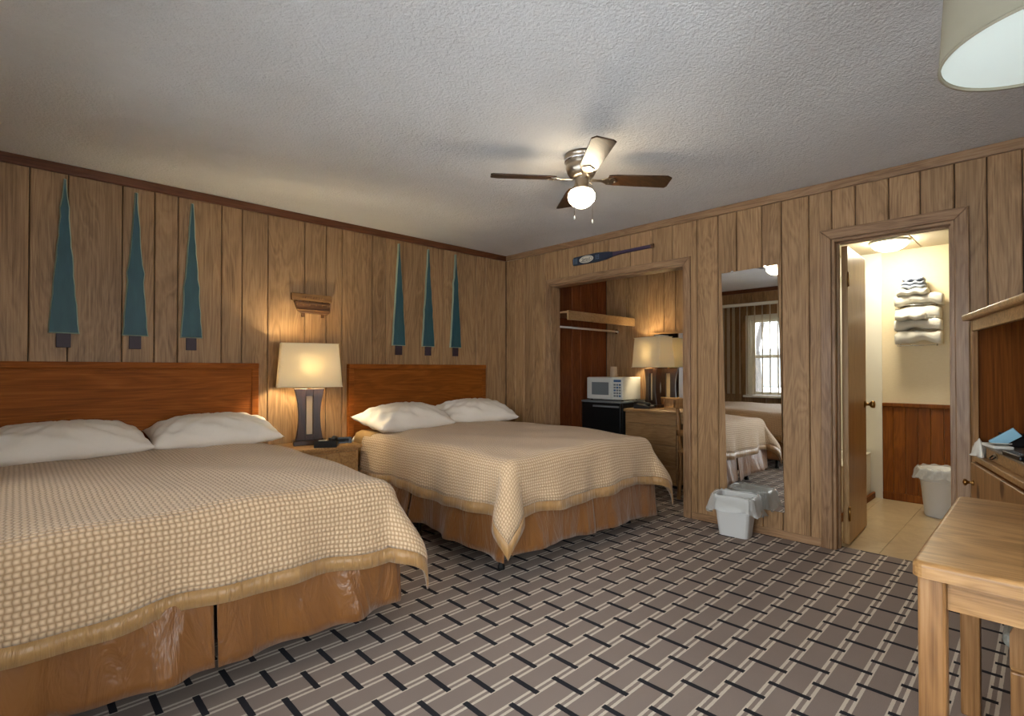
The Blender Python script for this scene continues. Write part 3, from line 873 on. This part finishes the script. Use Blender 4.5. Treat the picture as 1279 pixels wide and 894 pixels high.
# painted oar above the alcove
M['navy'] = plain('navy_paint', lin(34, 44, 62), .5); M['purple'] = plain('dark_purple_paint', lin(56, 42, 66), .5); M['ivory'] = plain('ivory_paint', lin(214, 206, 186), .5)
M['paleblue'] = plain('pale_blue_paint', lin(96, 116, 138), .5)
oar = thing('oar', 'painted navy oar with white oval emblem mounted above the alcove opening', 'oar', (XB, 2.755, 2.238)); oar.rotation_euler = (R(-.8), 0, 0)
hbw = .042
poly = [(.435, -hbw + .006), (.445, -hbw + .02), (.445, hbw - .02), (.43, hbw)] + [(.16, hbw + .002), (.06, hbw - .008), (-.02, .022), (-.1, .014), (-.43, .013), (-.43, -.013), (-.1, -.014), (-.02, -.02), (.06, -hbw + .006), (.16, -hbw)]
bl = [p for p in poly if p[0] >= -.021]; 
slab('oar_blade', bl, -.022, -.001, M['navy'], oar, 'yz', .004)
slab('oar_shaft', [(-.02, -.0195), (-.02, .0215), (-.1, .014), (-.41, .013), (-.41, -.013), (-.1, -.014)], -.022, -.001, M['purple'], oar, 'yz', .004)
slab('oar_grip', [(-.41, -.016), (-.41, .016), (-.435, .016), (-.435, -.016)], -.024, -.001, M['boatdark'], oar, 'yz', .003)
N = 28
em = slab('oval_emblem', [(.275 + .083 * math.cos(2 * PI * k / N), .001 + .034 * math.sin(2 * PI * k / N)) for k in range(N)], -.0245, -.021, M['ivory'], oar, 'yz', .0008)
slab('emblem_ring', [(.275 + .070 * math.cos(2 * PI * k / N), .001 + .0275 * math.sin(2 * PI * k / N)) for k in range(N)], -.0255, -.024, M['navy'], em, 'yz', .0003)
slab('emblem_field', [(.275 + .067 * math.cos(2 * PI * k / N), .001 + .0255 * math.sin(2 * PI * k / N)) for k in range(N)], -.0262, -.025, M['ivory'], em, 'yz', .0003)
for pts in ([(.325, .004), (.312, .016), (.30, .006), (.312, -.012), (.322, -.006), (.30, .004)], [(.295, .012), (.29, -.010), (.282, .002), (.274, .012), (.27, -.010)], [(.264, -.008), (.258, .008), (.25, -.006), (.243, .010), (.236, -.004), (.226, .012)], [(.335, -.014), (.28, -.017), (.225, -.010)]):
    pipe('emblem_script', [(-.027, a, b) for a, b in pts], .0022, M['navy'], em, 5)
for yy in (.425, .405, .388): box('blade_stripe', (-.0235, yy - .004, -.028), (-.0215, yy + .004, .028), M['paleblue'], oar, .0003, 1)
for k, yy in enumerate((.165, .148, .132)):
    for zz in (-.014, .002, .017): box('blade_mark', (-.0235, yy - .005, zz - .004), (-.0215, yy + .004, zz + .006), M['paleblue'], oar, .0003, 1)

# wall mirror beside the alcove
wm = thing('wall_mirror', 'tall frameless mirror hanging slightly crooked on the right wall above the wastebasket', 'mirror', (XB, 1.517, 1.055)); wm.rotation_euler = (R(-1.3), 0, 0)
box('mirror_glass', (-.008, -.2025, -.878), (-.003, .2025, .878), M['mirror'], wm, .0015, 1)
box('mirror_backing', (-.003, -.2, -.875), (-.0005, .2, .875), M['grey'], wm, 0)
for yy in (-.12, .12):
    for zz in (-.878, .878): box('mirror_clip', (-.011, yy - .01, zz - .008), (-.001, yy + .01, zz + .008), M['chrome'], wm, .001, 1)

# ================================================================== ceiling fan
fan = thing('ceiling_fan', 'four-bladed ceiling fan with walnut blades and a lit globe', 'ceiling fan', (2.374, 1.882, ZC))
turned('fan_housing', [(0, 0), (.098, 0), (.100, -.014), (.094, -.02), (.096, -.028), (.090, -.06), (.088, -.066), (.092, -.072), (.086, -.10), (.070, -.125), (.05, -.138), (.0, -.138)], M['nickel'], fan, 36)
turned('housing_band', [(.097, -.030), (.0995, -.033), (.0995, -.040), (.095, -.043)], M['chrome'], fan, 36)
turned('switch_housing', [(.04, -.136), (.04, -.185), (.046, -.19), (.058, -.195), (.058, -.206), (0, -.206)], M['nickel'], fan, 28)
turned('globe', [(.052, -.203), (.066, -.21), (.077, -.228), (.079, -.248), (.073, -.268), (.054, -.288), (.03, -.303), (0, -.312)], M['globe'], fan, 28)
for k, a in enumerate((142, -38, 231, 51)):
    bl = bpy.data.objects.new('fan_blade', None); C.objects.link(bl); bl.parent = fan; bl.rotation_euler = (0, 0, R(a)); bl.location = (0, 0, -.138)
    o = slab('blade_board', [(.155, -.045), (.20, -.052), (.50, -.064), (.530, -.045), (.532, .040), (.52, .058), (.20, .052), (.155, .045)], -.004, .004, M['blade'], bl, 'xy', .0015)
    o.rotation_euler = (R(-11), 0, 0)
    bm = bmesh.new(); prism(bm, [(.05, -.013), (.12, -.012), (.15, -.032), (.185, -.034), (.20, -.015), (.215, 0), (.20, .015), (.185, .034), (.15, .032), (.12, .012), (.05, .013)], -.0095, -.005, 'xy', .0015)
    o = mk('blade_iron', bm, M['nickel'], bl); o.rotation_euler = (R(-11), 0, 0)
    for dx, dy in ((.165, -.02), (.165, .02), (.198, 0)):
        turned('screw', [(0, -.0125), (.004, -.0115), (.005, -.0095), (0, -.009)], M['nickel'], o, 8, (dx, dy, 0))
for (dx, dy, L) in ((-.083, -.015, .185), (-.003, -.081, .205)):
    pc = bpy.data.objects.new('pull_chain', None); C.objects.link(pc); pc.parent = fan; pc.location = (dx, dy, -.19)
    pipe('chain', [(-dx * .5, -dy * .5, .012), (-dx * .12, -dy * .12, .010), (0, 0, -.01), (0, 0, -L)], .0012, M['nickel'], pc, 5)
    turned('pull_knob', [(0, -L - .022), (.0035, -L - .02), (.0045, -L - .01), (.002, -L), (0, -L)], M['white'], pc, 10)

# pendant drum lamp over the table
dl = thing('drum_pendant_lamp', 'large taupe drum pendant lamp with white diffuser at the upper right', 'lamp', (1.867, -.032, 2.009))
rb = .24
prof = [(rb + (.222 - rb) * k / 6, .30 * k / 6) for k in range(7)]
sh = turned('drum_shade', prof, M['drumshade'], dl, 64); sm = sh.modifiers.new('thickness', 'SOLIDIFY'); sm.thickness = .003; sm.offset = -1
turned('shade_rim', [(rb - .005, -.002), (rb + .0015, -.002), (rb + .0015, .004), (rb - .005, .004)], M['drumshade'], sh, 64)
turned('diffuser', [(0, .006), (rb - .006, .006), (rb - .006, .010), (0, .010)], M['drumdiff'], dl, 64, smooth=False)
turned('cord', [(.004, .28), (.004, ZC - 2.009 - .02), (0, ZC - 2.009 - .02)], M['white'], dl, 8)
turned('canopy', [(0, ZC - 2.009 - .03), (.05, ZC - 2.009 - .025), (.06, ZC - 2.009), (0, ZC - 2.009)], M['white'], dl, 24)
pipe('spider', [(-.22, 0, .285), (0, 0, .28), (.22, 0, .285)], .003, M['white'], dl, 6)

# ================================================================== alcove contents
sh = thing('closet_shelf', 'wooden closet shelf with front lip along the alcove side wall', 'shelf', (XB2 + .02, AL_Y1, 1.70))
box('shelf_board', (0, -.395, .07), (AL_X1 - XB2 - .03, -.001, .09), M['panel'], sh, .002)
box('shelf_lip', (0, -.415, 0), (AL_X1 - XB2 - .03, -.395, .095), M['desk'], sh, .003)
M['rodmetal'] = plain('pale_rod_metal', lin(214, 206, 196), .35)
rod = thing('clothes_rod', 'thin metal clothes rod below the closet shelf in the alcove', 'rod', (XB2 + .02, 3.635, 1.65))
pipe('rod_bar', [(0, 0, 0), (AL_X1 - XB2 - .03, 0, 0)], .011, M['rodmetal'], rod, 12)
turned('rod_flange', [(0, 0), (.028, 0), (.026, .008), (.014, .012), (0, .012)], M['chrome'], rod, 16, (AL_X1 - XB2 - .034, 0, 0), 'x')

fr = thing('mini_fridge', 'black mini fridge under the microwave in the alcove', 'refrigerator', (4.75, 3.5, 0))
box('fridge_body', (.05, -.265, .02), (.50, .265, .835), M['black'], fr, .006)
dd = box('fridge_door', (0, -.265, .03), (.046, .265, .815), M['black'], fr, .008, 3)
box('door_handle', (-.012, -.25, .77), (.0, .10, .79), M['grey'], dd, .003)
box('fridge_top', (-.004, -.27, .818), (.505, .27, .842), M['grey'], fr, .005)
for xx in (.08, .45):
    for yy in (-.22, .22): turned('foot', [(0, 0), (.018, 0), (.018, .02), (0, .02)], M['blackmatte'], fr, 10, (xx, yy, 0))

mw = thing('microwave', 'white countertop microwave on the mini fridge', 'microwave', (4.80, 3.485, .842))
box('microwave_body', (.02, -.245, .010), (.36, .245, .262), M['white'], mw, .006)
md = box('microwave_door', (0, -.105, .014), (.022, .243, .258), M['white'], mw, .005)
box('door_window', (-.002, -.06, .062), (.003, .175, .205), M['grey'], md, .002, 1)
box('door_handle', (-.016, -.098, .04), (.0, -.084, .235), M['white'], md, .004)
cp = box('control_panel', (.0, -.243, .014), (.022, -.108, .258), M['white'], mw, .005)
box('display', (-.0015, -.225, .208), (.002, -.128, .236), M['bluegrey'], cp, .001, 1)
for r_ in range(5):
    for c_ in range(3): box('button', (-.0025, -.223 + c_ * .034, .045 + r_ * .031), (.001, -.196 + c_ * .034, .066 + r_ * .031), M['grey'] if (r_ + c_) % 4 else M['bluegrey'], cp, .001, 1)
for xx in (.05, .33):
    for yy in (-.21, .21): turned('foot', [(0, 0), (.012, 0), (.012, .010), (0, .010)], M['blackmatte'], mw, 8, (xx, yy, 0))
M['cupc'] = plain('beige_foam_cup', lin(196, 168, 138), .6)
cup = thing('stacked_cups', 'short stack of beige disposable cups on the microwave', 'cup', (4.95, 3.46, 1.104))
for k in range(3):
    turned('cup', [(0, .002), (.040, 0), (.043, .004), (.041, .012), (.036, .10), (.031, .10), (0, .10)], M['cupc'], cup, 20, (0, 0, .010 * k))

dk = thing('desk', 'light wooden desk with drawers against the alcove back wall', 'desk', (4.73, 0, 0))
YK0, YK1, YK2 = 1.965, 2.555, 3.165
box('desk_top', (-.015, YK0, .745), (AL_X1 - 4.73 - .003, YK2 + .01, .772), M['desk'], dk, .005)
box('desk_pedestal', (.012, YK1, .03), (AL_X1 - 4.73 - .01, YK2, .745), M['desk'], dk, .003)
for (a, b) in ((.635, .735), (.43, .625), (.23, .42), (.05, .22)):
    d_ = box('drawer', (-.006, YK1 + .012, a), (.014, YK2 - .012, b), M['desk'], dk, .003)
    box('drawer_pull', (-.012, (YK1 + YK2) / 2 - .05, b - .022), (-.005, (YK1 + YK2) / 2 + .05, b - .012), M['desk'], d_, .002)
box('desk_apron', (.0, YK0 + .04, .655), (.018, YK1, .745), M['desk'], dk, .002)
box('desk_end_panel', (.01, YK0, 0), (AL_X1 - 4.73 - .01, YK0 + .035, .745), M['desk'], dk, .003)
box('desk_plinth', (.03, YK1 + .01, 0), (AL_X1 - 4.73 - .02, YK2 - .01, .03), M['blackmatte'], dk, .001)
table_lamp((5.10, 3.045, .772), R(-108), 'lit table lamp with rectangular cream shade on the alcove desk', M['bulb2'])
phone((4.90, 3.03, .772), R(-80), 'black telephone on the alcove desk at the foot of the lamp')
dm = thing('desk_mirror', 'wood-framed mirror behind the lamp on the alcove back wall', 'mirror', (AL_X1, 2.56, .86))
box('mirror_glass', (-.012, -.55, .02), (-.004, .56, .73), M['mirror'], dm, .001, 1)
box('mirror_frame', (-.02, -.57, .73), (0, .58, .752), M['desk'], dm, .003); box('mirror_frame', (-.02, -.57, 0), (0, .58, .02), M['desk'], dm, .003)
box('mirror_frame', (-.02, -.57, .02), (0, -.55, .73), M['desk'], dm, .003); box('mirror_frame', (-.02, .56, .02), (0, .58, .73), M['desk'], dm, .003)

def wood_chair(loc, rz, label, arms=False, cushion=None, scale=1):
    """front faces local +x"""
    t = thing('wooden_chair', label, 'chair', loc, rz)
    m = M['oak_v']; w = .215
    box('seat', (-.20, -w, .425), (.22, w, .455), M['oak'], t, .01, 3)
    if cushion: box('seat_cushion', (-.185, -w + .012, .455), (.215, w - .012, .505), cushion, t, .018, 3)
    for sy in (-1, 1):
        box('leg', (.165, sy * (w - .02) - .02, 0), (.205, sy * (w - .02) + .02, .425), m, t, .006)
        bm = bmesh.new(); tube(bm, [(-.22, sy * (w - .02), 0), (-.185, sy * (w - .02), .25), (-.18, sy * (w - .02), .44), (-.20, sy * (w - .02), .66), (-.245, sy * (w - .02), .90)], [.019, .021, .022, .02, .017], 8)
        mk('back_post', bm, m, t, True)
        box('seat_rail', (-.17, sy * (w - .02) - .011, .37), (.165, sy * (w - .02) + .011, .424), m, t, .002)
        pipe('stretcher', [(-.2, sy * (w - .02), .15), (.18, sy * (w - .02), .15)], .011, m, t)
    box('seat_rail', (.175, -w + .04, .37), (.197, w - .04, .424), m, t, .002)
    def curved(name, z0, z1, x):
        def fn(i, j):
            u = 2 * i / 12 - 1; return (x - .045 * (1 - u * u) , u * (w + .008), z0 + (z1 - z0) * j + .018 * (1 - u * u) * j)
        grid(name, 12, 1, fn, m, t, None, .022)
    curved('crest_rail', .84, .915, -.238); curved('back_rail', .58, .63, -.19)
    for k in range(4):
        yy = -.105 + .07 * k
        pipe('spindle', [(-.225, yy, .625), (-.25, yy, .74), (-.278, yy, .85)], .009, m, t)
    return t
wood_chair((4.62, 2.17, 0), 0, 'wooden spindle chair tucked into the alcove desk')

# ================================================================== wastebasket by the mirror
def bin_rect(t, hx0, hy0, hx1, hy1, h, mat):
    bm = bmesh.new()
    def ring(hx, hy, z, cr=.03):
        pts = []
        for sx, sy, a0 in ((1, 1, 0), (-1, 1, 90), (-1, -1, 180), (1, -1, 270)):
            for k in range(4):
                a = R(a0 + 30 * k); pts.append(bm.verts.new((sx * (hx - cr) + cr * math.cos(a), sy * (hy - cr) + cr * math.sin(a), z)))
        return pts
    seq_ = [ring(hx0, hy0, 0), ring(hx1 - .004, hy1 - .004, h - .02), ring(hx1 + .004, hy1 + .004, h - .018), ring(hx1 + .004, hy1 + .004, h), ring(hx1 - .006, hy1 - .006, h), ring(hx0 - .006, hy0 - .006, .006)]
    for a, b in zip(seq_, seq_[1:]):
        for i in range(16): bm.faces.new((a[i], a[(i + 1) % 16], b[(i + 1) % 16], b[i]))
    bm.faces.new(seq_[0][::-1]); bm.faces.new(seq_[-1])
    return mk('bin_shell', bm, mat, t, False)
def liner(t, hx, hy, h, drop, seed, rnd_bin=False):
    rn = random.Random(seed); ph = [rn.uniform(0, 6) for _ in range(5)]
    n = 64
    def base(a):
        if rnd_bin: return math.cos(a) * hx, math.sin(a) * hy
        c, s = math.cos(a), math.sin(a); e = .35
        return hx * math.copysign(abs(c) ** e, c), hy * math.copysign(abs(s) ** e, s)
    rows = [(-.10, .97), (-.03, .97), (.006, .99), (.010, 1.03), (-.01, 1.08), (-.04, 1.12), (-.08, 1.14), (-.11, 1.18), (-.14, 1.22)]
    def fn(i, j):
        a = 2 * PI * i / n; x, y = base(a); dz, k = rows[j]
        side = .55 + .45 * math.sin(a * 1 + ph[0])
        dzz = dz if j < 4 else dz * (drop / .14) * (.6 + .55 * side)
        cr = 0 if j < 3 else (.010 * math.sin(9 * a + ph[1]) + .010 * math.sin(17 * a + ph[2] + j) + .006 * math.sin(29 * a + ph[3])) * (j - 2) / 5
        L = math.hypot(x, y); kk = k + (0 if j < 4 else .05 * side)
        return (x * kk + x / L * cr, y * kk + y / L * cr, h + dzz + (0 if j < 3 else .006 * math.sin(11 * a + ph[4] + j)))
    return grid('bin_liner', n, len(rows) - 1, fn, M['liner'], t)
wbk = thing('wastebasket', 'small grey-white wastebasket with clear liner on the carpet below the wall mirror', 'wastebasket', (3.755, 1.575, 0), R(4))
bin_rect(wbk, .070, .100, .098, .132, .285, M['bin']); liner(wbk, .102, .136, .287, .15, 4)

# ================================================================== bathroom contents
tubt = thing('bathtub', 'white bathtub edge behind the open bathroom door', 'bathtub', (4.99, 1.52, 0))
bm = bmesh.new()
def rr(hx, hy, z, cr):
    pts = []
    for sx, sy, a0 in ((1, 1, 0), (-1, 1, 90), (-1, -1, 180), (1, -1, 270)):
        for k in range(6):
            a = R(a0 + 18 * k); pts.append(bm.verts.new((sx * (hx - cr) + cr * math.cos(a), sy * (hy - cr) + cr * math.sin(a), z)))
    return pts
sq = [rr(.77, .365, 0, .02), rr(.77, .365, .40, .02), rr(.77, .37, .42, .02), rr(.68, .29, .42, .12), rr(.66, .27, .40, .12), rr(.58, .22, .10, .12)]
for a, b in zip(sq, sq[1:]):
    for i in range(24): bm.faces.new((a[i], a[(i + 1) % 24], b[(i + 1) % 24], b[i]))
bm.faces.new(sq[-1])
mk('tub_shell', bm, M['cream'], tubt)
turned('tub_spout', [(0, 0), (.022, 0), (.020, .10), (0, .11)], M['chrome'], tubt, 14, (.70, 0, .55), 'x').scale = (1, 1, 1)
sh_ = thing('shower_head', 'small chrome shower head on its arm near the bathroom ceiling', 'shower head', (BA_X1 - .012, 1.235, 2.16))
turned('flange', [(0, -.006), (.028, -.006), (.028, 0), (0, 0)], M['chrome'], sh_, 16, (0, 0, 0), 'x')
pipe('shower_arm', [(0, 0, 0), (-.06, 0, .005), (-.11, 0, -.02)], .009, M['chrome'], sh_)
pipe('spray_head', [(-.105, 0, -.016), (-.135, 0, -.04), (-.16, 0, -.062)], [.012, .02, .034], M['chrome'], sh_, 14)
bl_ = thing('ceiling_dome_light', 'round lit dome light on the bathroom ceiling', 'ceiling light', (5.32, .925, BA_Z))
turned('light_base', [(0, 0), (.14, 0), (.142, -.012), (.13, -.02), (0, -.02)], M['white'], bl_, 36)
turned('light_dome', [(.13, -.018), (.125, -.035), (.10, -.06), (.06, -.078), (0, -.086)], M['bathdome'], bl_, 36)

# towels on the wall rack
rk = thing('towel_rack', 'slim chrome towel rack behind the stacked towels on the bathroom wall', 'towel rack', (BA_X1, .80, 1.40))
for yy in (-.13, .13): pipe('rack_upright', [(-.012, yy, 0), (-.012, yy, .43)], .006, M['chrome'], rk)
for zz in (0.0, .125, .225, .355):
    pipe('rack_rail', [(-.012, -.13, zz), (-.17, -.13, zz + .0), (-.17, .13, zz + .0), (-.012, .13, zz)], .004, M['chrome'], rk, 6)
def towel(y0, y1, z0, z1, xf, label, mat, sag=.02, seed=0):
    rn = random.Random(seed + 50); a = [rn.uniform(0, 6) for _ in range(4)]
    hy, hz, hx = (y1 - y0) / 2, (z1 - z0) / 2, (BA_X1 - .025 - xf) / 2
    bm = bmesh.new(); n, m_ = 26, 20; rows = []
    for i in range(n + 1):
        u = 2 * i / n - 1; ring = []
        for k in range(m_):
            t = 2 * PI * k / m_; c, s = math.cos(t), math.sin(t)
            xx = hx * math.copysign(abs(c) ** .55, c); zz = hz * math.copysign(abs(s) ** .7, s)
            ends = 1 - .10 * sst(.86, 1, abs(u))
            zz = zz * ends * (1 - .12 * math.cos(u * 4 + a[0])) + sag * (1 - u * u) * (-1 if s < 0 else -.2) * -1 * (1 if s < 0 else 1) + .006 * math.sin(u * 7 + a[1])
            ring.append(bm.verts.new((xx * ends + .006 * math.sin(u * 9 + t + a[2]), u * hy, zz)))
        rows.append(ring)
    for p, q in zip(rows, rows[1:]):
        for k in range(m_): bm.faces.new((p[k], p[(k + 1) % m_], q[(k + 1) % m_], q[k]))
    bm.faces.new(rows[0]); bm.faces.new(rows[-1][::-1])
    o = mk('folded_towel', bm, mat, None, True); o.location = (xf + hx, (y0 + y1) / 2, (z0 + z1) / 2)
    return tag(o, label, 'towel', 'folded towels on the bathroom rack')
towel(.625, .945, 1.405, 1.520, 5.60, 'lowest white bath towel on the bathroom rack', M['towel'], .03, 1)
towel(.625, .948, 1.525, 1.620, 5.60, 'white bath towel second from the bottom of the rack', M['towel'], .022, 2)
towel(.632, .945, 1.625, 1.742, 5.62, 'white bath towel in the middle of the rack, behind the small roll', M['towel'], .0, 3)
towel(.725, .935, 1.622, 1.678, 5.55, 'small rolled white hand towel in front, mid-rack', M['towel'], .0, 4)
towel(.615, .948, 1.745, 1.842, 5.60, 'large white bath towel below the top hand towel', M['towel'], .022, 5)
towel(.715, .925, 1.838, 1.892, 5.57, 'white hand towel folded on top, just under the blue cloths', M['towel'], 0, 6)
for k in range(3):
    towel(.735 + .004 * k, .90 - .006 * k, 1.895 + .032 * k, 1.926 + .032 * k, 5.59 + .006 * k, ('lowest', 'middle', 'topmost')[k] + ' blue-grey washcloth on the towel pile', M['towel_blue'], 0, 10 + k)
bb = thing('bath_wastebasket', 'tapered white wastebasket with clear liner in the bathroom', 'wastebasket', (5.42, .615, 0))
turned('bin_shell', [(0, 0), (.098, 0), (.104, .006), (.138, .36), (.147, .365), (.147, .385), (.134, .385), (.1, .01), (0, .01)], M['bin'], bb, 32)
liner(bb, .142, .142, .387, .10, 8, True)
ol = thing('wall_outlet', 'small white outlet plate above the wainscot in the bathroom', 'outlet', (BA_X1, .545, .93))
box('outlet_plate', (-.006, -.036, -.058), (-.0005, .036, .058), M['white'], ol, .002)
for zz in (-.02, .02): box('socket', (-.0085, -.016, zz - .013), (-.005, .016, zz + .013), M['white'], ol, .002)

# ================================================================== table, chair, armoire at the right
tb = thing('side_table', 'golden oak table in the right foreground', 'table', (1.98, -.05, 0))
hx, hy = .452, .280
N = 6; cr = .028
pl = []
for sx, sy, a0 in ((1, 1, 0), (-1, 1, 90), (-1, -1, 180), (1, -1, 270)):
    for k in range(N + 1):
        a = R(a0 + 90 * k / N); pl.append((sx * (hx - cr) + cr * math.cos(a), sy * (hy - cr) + cr * math.sin(a)))
bm = bmesh.new(); prism(bm, pl, .741, .704, 'xy', .012, 4); mk('table_top', bm, M['oak'], tb)
lg = .052
for sx in (-1, 1):
    for sy in (-1, 1):
        cx_, cy_ = sx * (hx - .016 - lg / 2), sy * (hy - .010 - lg / 2)
        box('leg', (cx_ - lg / 2, cy_ - lg / 2, 0), (cx_ + lg / 2, cy_ + lg / 2, .704), M['oak_v'], tb, .006)
i0 = hx - .016 - lg; j0 = hy - .010 - lg
for s in (-1, 1):
    box('apron', (s * (hx - .045) - .010, -j0, .632), (s * (hx - .045) + .010, j0, .704), M['oak'], tb, .002)
    box('apron', (-i0, s * (hy - .045) - .010, .632), (i0, s * (hy - .045) + .010, .704), M['oak'], tb, .002)

# armchair pushed under the table from the far-right side
def armchair():
    t = thing('armchair', 'wooden armchair with grey patterned seat pushed under the oak table', 'chair', (2.12, -.158, 0), R(90))
    m = M['oak_v']
    n = NT('grey_brocade'); p = n.pos(); f = n.noise(p, 60, 2); n.set(n.mix(f, lin(92, 96, 92), lin(168, 166, 156)), .5)
    box('seat_frame', (-.20, -.235, .40), (.235, .235, .445), M['oak'], t, .008)
    box('seat_cushion', (-.17, -.215, .445), (.25, .215, .492), n.m, t, .02, 3)
    for sy in (-1, 1):
        box('leg', (.19, sy * .215 - .022, 0), (.234, sy * .215 + .022, .40), m, t, .005)
        bm = bmesh.new(); tube(bm, [(-.24, sy * .21, 0), (-.2, sy * .21, .4), (-.215, sy * .21, .62), (-.25, sy * .21, .86)], [.02, .022, .02, .017], 8); mk('back_post', bm, m, t, True)
        # arm: rises from the front leg and bends back under the table
        poly = [(.234, .42), (.234, .50), (.215, .555), (.17, .585), (.10, .595), (-.21, .60), (-.21, .565), (.10, .56), (.16, .545), (.19, .52), (.198, .47), (.198, .42)]
        slab('arm', poly, sy * .235 - .016, sy * .235 + .016, m, t, 'xz', .003)
    box('crest_rail', (-.262, -.225, .80), (-.235, .225, .87), m, t, .006)
    for k in range(5): pipe('spindle', [(-.19, -.14 + .07 * k, .44), (-.245, -.14 + .07 * k, .81)], .009, m, t)
    return t
armchair()

# TV armoire set at an angle in the corner
ar = thing('tv_armoire', 'open knotty pine armoire with shelf and drawer standing at the right edge', 'cabinet', (3.52, .277, 0), R(15.3 + 180))
# local: x runs from the far end (0) towards the camera side, +y is backwards (into the corner)
AW, AD, AH = .95, .50, 1.47
pm, pdk = M['pine'], M['pine_dark']
box('side_panel', (0, .02, .28), (.022, AD, AH - .03), pdk, ar, .002); box('side_panel', (AW - .022, .02, .28), (AW, AD, AH - .03), pdk, ar, .002)
box('back_panel', (.022, AD - .015, .28), (AW - .022, AD, AH - .03), pdk, ar, 0)
box('face_stile', (0, 0, .28), (.045, .022, AH - .03), pm, ar, .003); box('face_stile', (AW - .045, 0, .28), (AW, .022, AH - .03), pm, ar, .003)
box('face_rail', (.045, 0, AH - .085), (AW - .045, .022, AH - .03), M['oak'], ar, .003)
box('cornice', (-.03, -.03, AH - .03), (AW + .03, AD + .01, AH), M['oak'], ar, .010, 3)
box('shelf', (.022, .0, .735), (AW - .022, AD - .015, .76), M['oak'], ar, .003)
for xx in (0, AW - .05):
    for yy in (.002, AD - .052): box('leg', (xx, yy, 0), (xx + .05, yy + .05, .28), pm, ar, .004)
box('bottom_board', (.022, .022, .28), (AW - .022, AD - .015, .30), pm, ar, .002)
d1 = box('drawer', (.05, -.012, .49), (AW - .05, .01, .725), pm, ar, .005)
d2 = box('drawer', (.05, -.012, .305), (AW - .05, .01, .48), pm, ar, .005)
for d_, zz in ((d1, .63), (d2, .395)):
    for xx in (.10, AW - .10):
        bm = bmesh.new(); lathe(bm, [(0, 0), (.014, 0), (.014, -.004), (.007, -.008), (.007, -.02), (.016, -.028), (.017, -.036), (0, -.042)], 16, (xx, -.012, zz), 'y'); mk('knob', bm, M['brass'], d_, True)
box('drawer_divider', (.022, .012, .30), (AW - .022, .03, .735), pdk, ar, 0)
# things on the armoire shelf
def arm_pt(x, y, z):
    return ar.matrix_basis @ Vector((x, y, z))
bpy.context.view_layer.update()
arz = R(15.3 + 180)
tr = thing('wooden_tray', 'wooden pull-out tray with metal pull on the armoire shelf', 'tray', arm_pt(.13, .03, .76), arz)
M['traytop'] = plain('grey_tray_top', lin(116, 104, 92), .4)
box('tray_body', (0, 0, 0), (.75, .40, .052), M['oak'], tr, .005)
box('tray_top', (-.006, -.008, .052), (.756, .41, .062), M['traytop'], tr, .003)
bail = bpy.data.objects.new('bail_pull', None); C.objects.link(bail); bail.parent = tr; bail.location = (.16, 0, .03)
slab('pull_plate', [(.035 * math.cos(2 * PI * k / 16), .014 * math.sin(2 * PI * k / 16)) for k in range(16)], -.003, 0, M['nickel'], bail, 'xz', .0008)
pipe('pull_bail', [(-.024, -.004, .002), (-.022, -.016, -.010), (0, -.02, -.014), (.022, -.016, -.010), (.024, -.004, .002)], .0032, M['black'], bail, 6)
bk = box('blue_packet', (-.006, -.024, -.055), (.006, .024, .055), plain('pale_blue_cover', lin(150, 196, 216), .4), None, .002)
bk.location = arm_pt(.19, .085, .866); bk.rotation_euler = (R(50), R(-12), R(8)); tag(bk, 'pale blue packet leaning over the tray in the armoire', 'packet')
shadow_blk = thing('shadow_block', 'black block standing in for the dark shadow behind the blue packet', 'box', arm_pt(.10, .125, .823), arz)  # solid black shape put in for the shadow next to the packet
box('shadow_block_body', (-.05, -.03, 0), (.05, .05, .05), M['black'], shadow_blk, .004); box('shadow_block_cap', (-.052, -.032, .05), (.052, .052, .058), M['blackmatte'], shadow_blk, .002)
def crumple():
    rn = random.Random(3); ph = [rn.uniform(0, 6) for _ in range(6)]
    prof = [(.050, 0.0), (.044, .012), (.036, .03), (.032, .05), (.026, .066), (.012, .076), (.0015, .079)]
    def fn(i, j):
        a = 2 * PI * i / 30; r, z = prof[j]
        r *= 1 + .28 * math.sin(3 * a + ph[0] + j * .5) + .16 * math.sin(5 * a + ph[1] - j * .7)
        return (r * math.cos(a) * 1.25 + .012 * j / 6, r * math.sin(a) * .55, z * (1 + .12 * math.sin(2 * a + ph[2])))
    o = grid('crumpled_cloth', 30, 6, fn, M['towel'], None, None, .002)
    o.location = arm_pt(.062, .018, .7605); o.rotation_euler = (0, 0, arz)
    tag(o, 'crumpled white cloth at the corner of the armoire shelf', 'cloth')
crumple()
pp = thing('folded_paper', 'folded white paper lying on the tray in the armoire', 'paper', arm_pt(.20, .055, .823), arz + R(6))
box('paper_sheet', (-.075, -.035, 0), (.075, .035, .014), M['towel'], pp, .003)
_f = box('paper_flap', (-.07, -.034, 0), (.06, .034, .004), M['towel'], pp, .001); _f.location = (0, 0, .016); _f.rotation_euler = (0, R(-7), 0)
rm = thing('remote_control', 'black remote control lying on the armoire tray', 'remote', arm_pt(.56, .04, .822), arz + R(4))
box('remote_body', (-.09, -.024, 0), (.09, .024, .02), M['black'], rm, .005)
for k in range(5):
    for j in range(2): box('remote_button', (-.06 + .026 * k, -.012 + .016 * j, .0195), (-.048 + .026 * k, -.004 + .016 * j, .022), M['grey'], rm, .0005, 1)
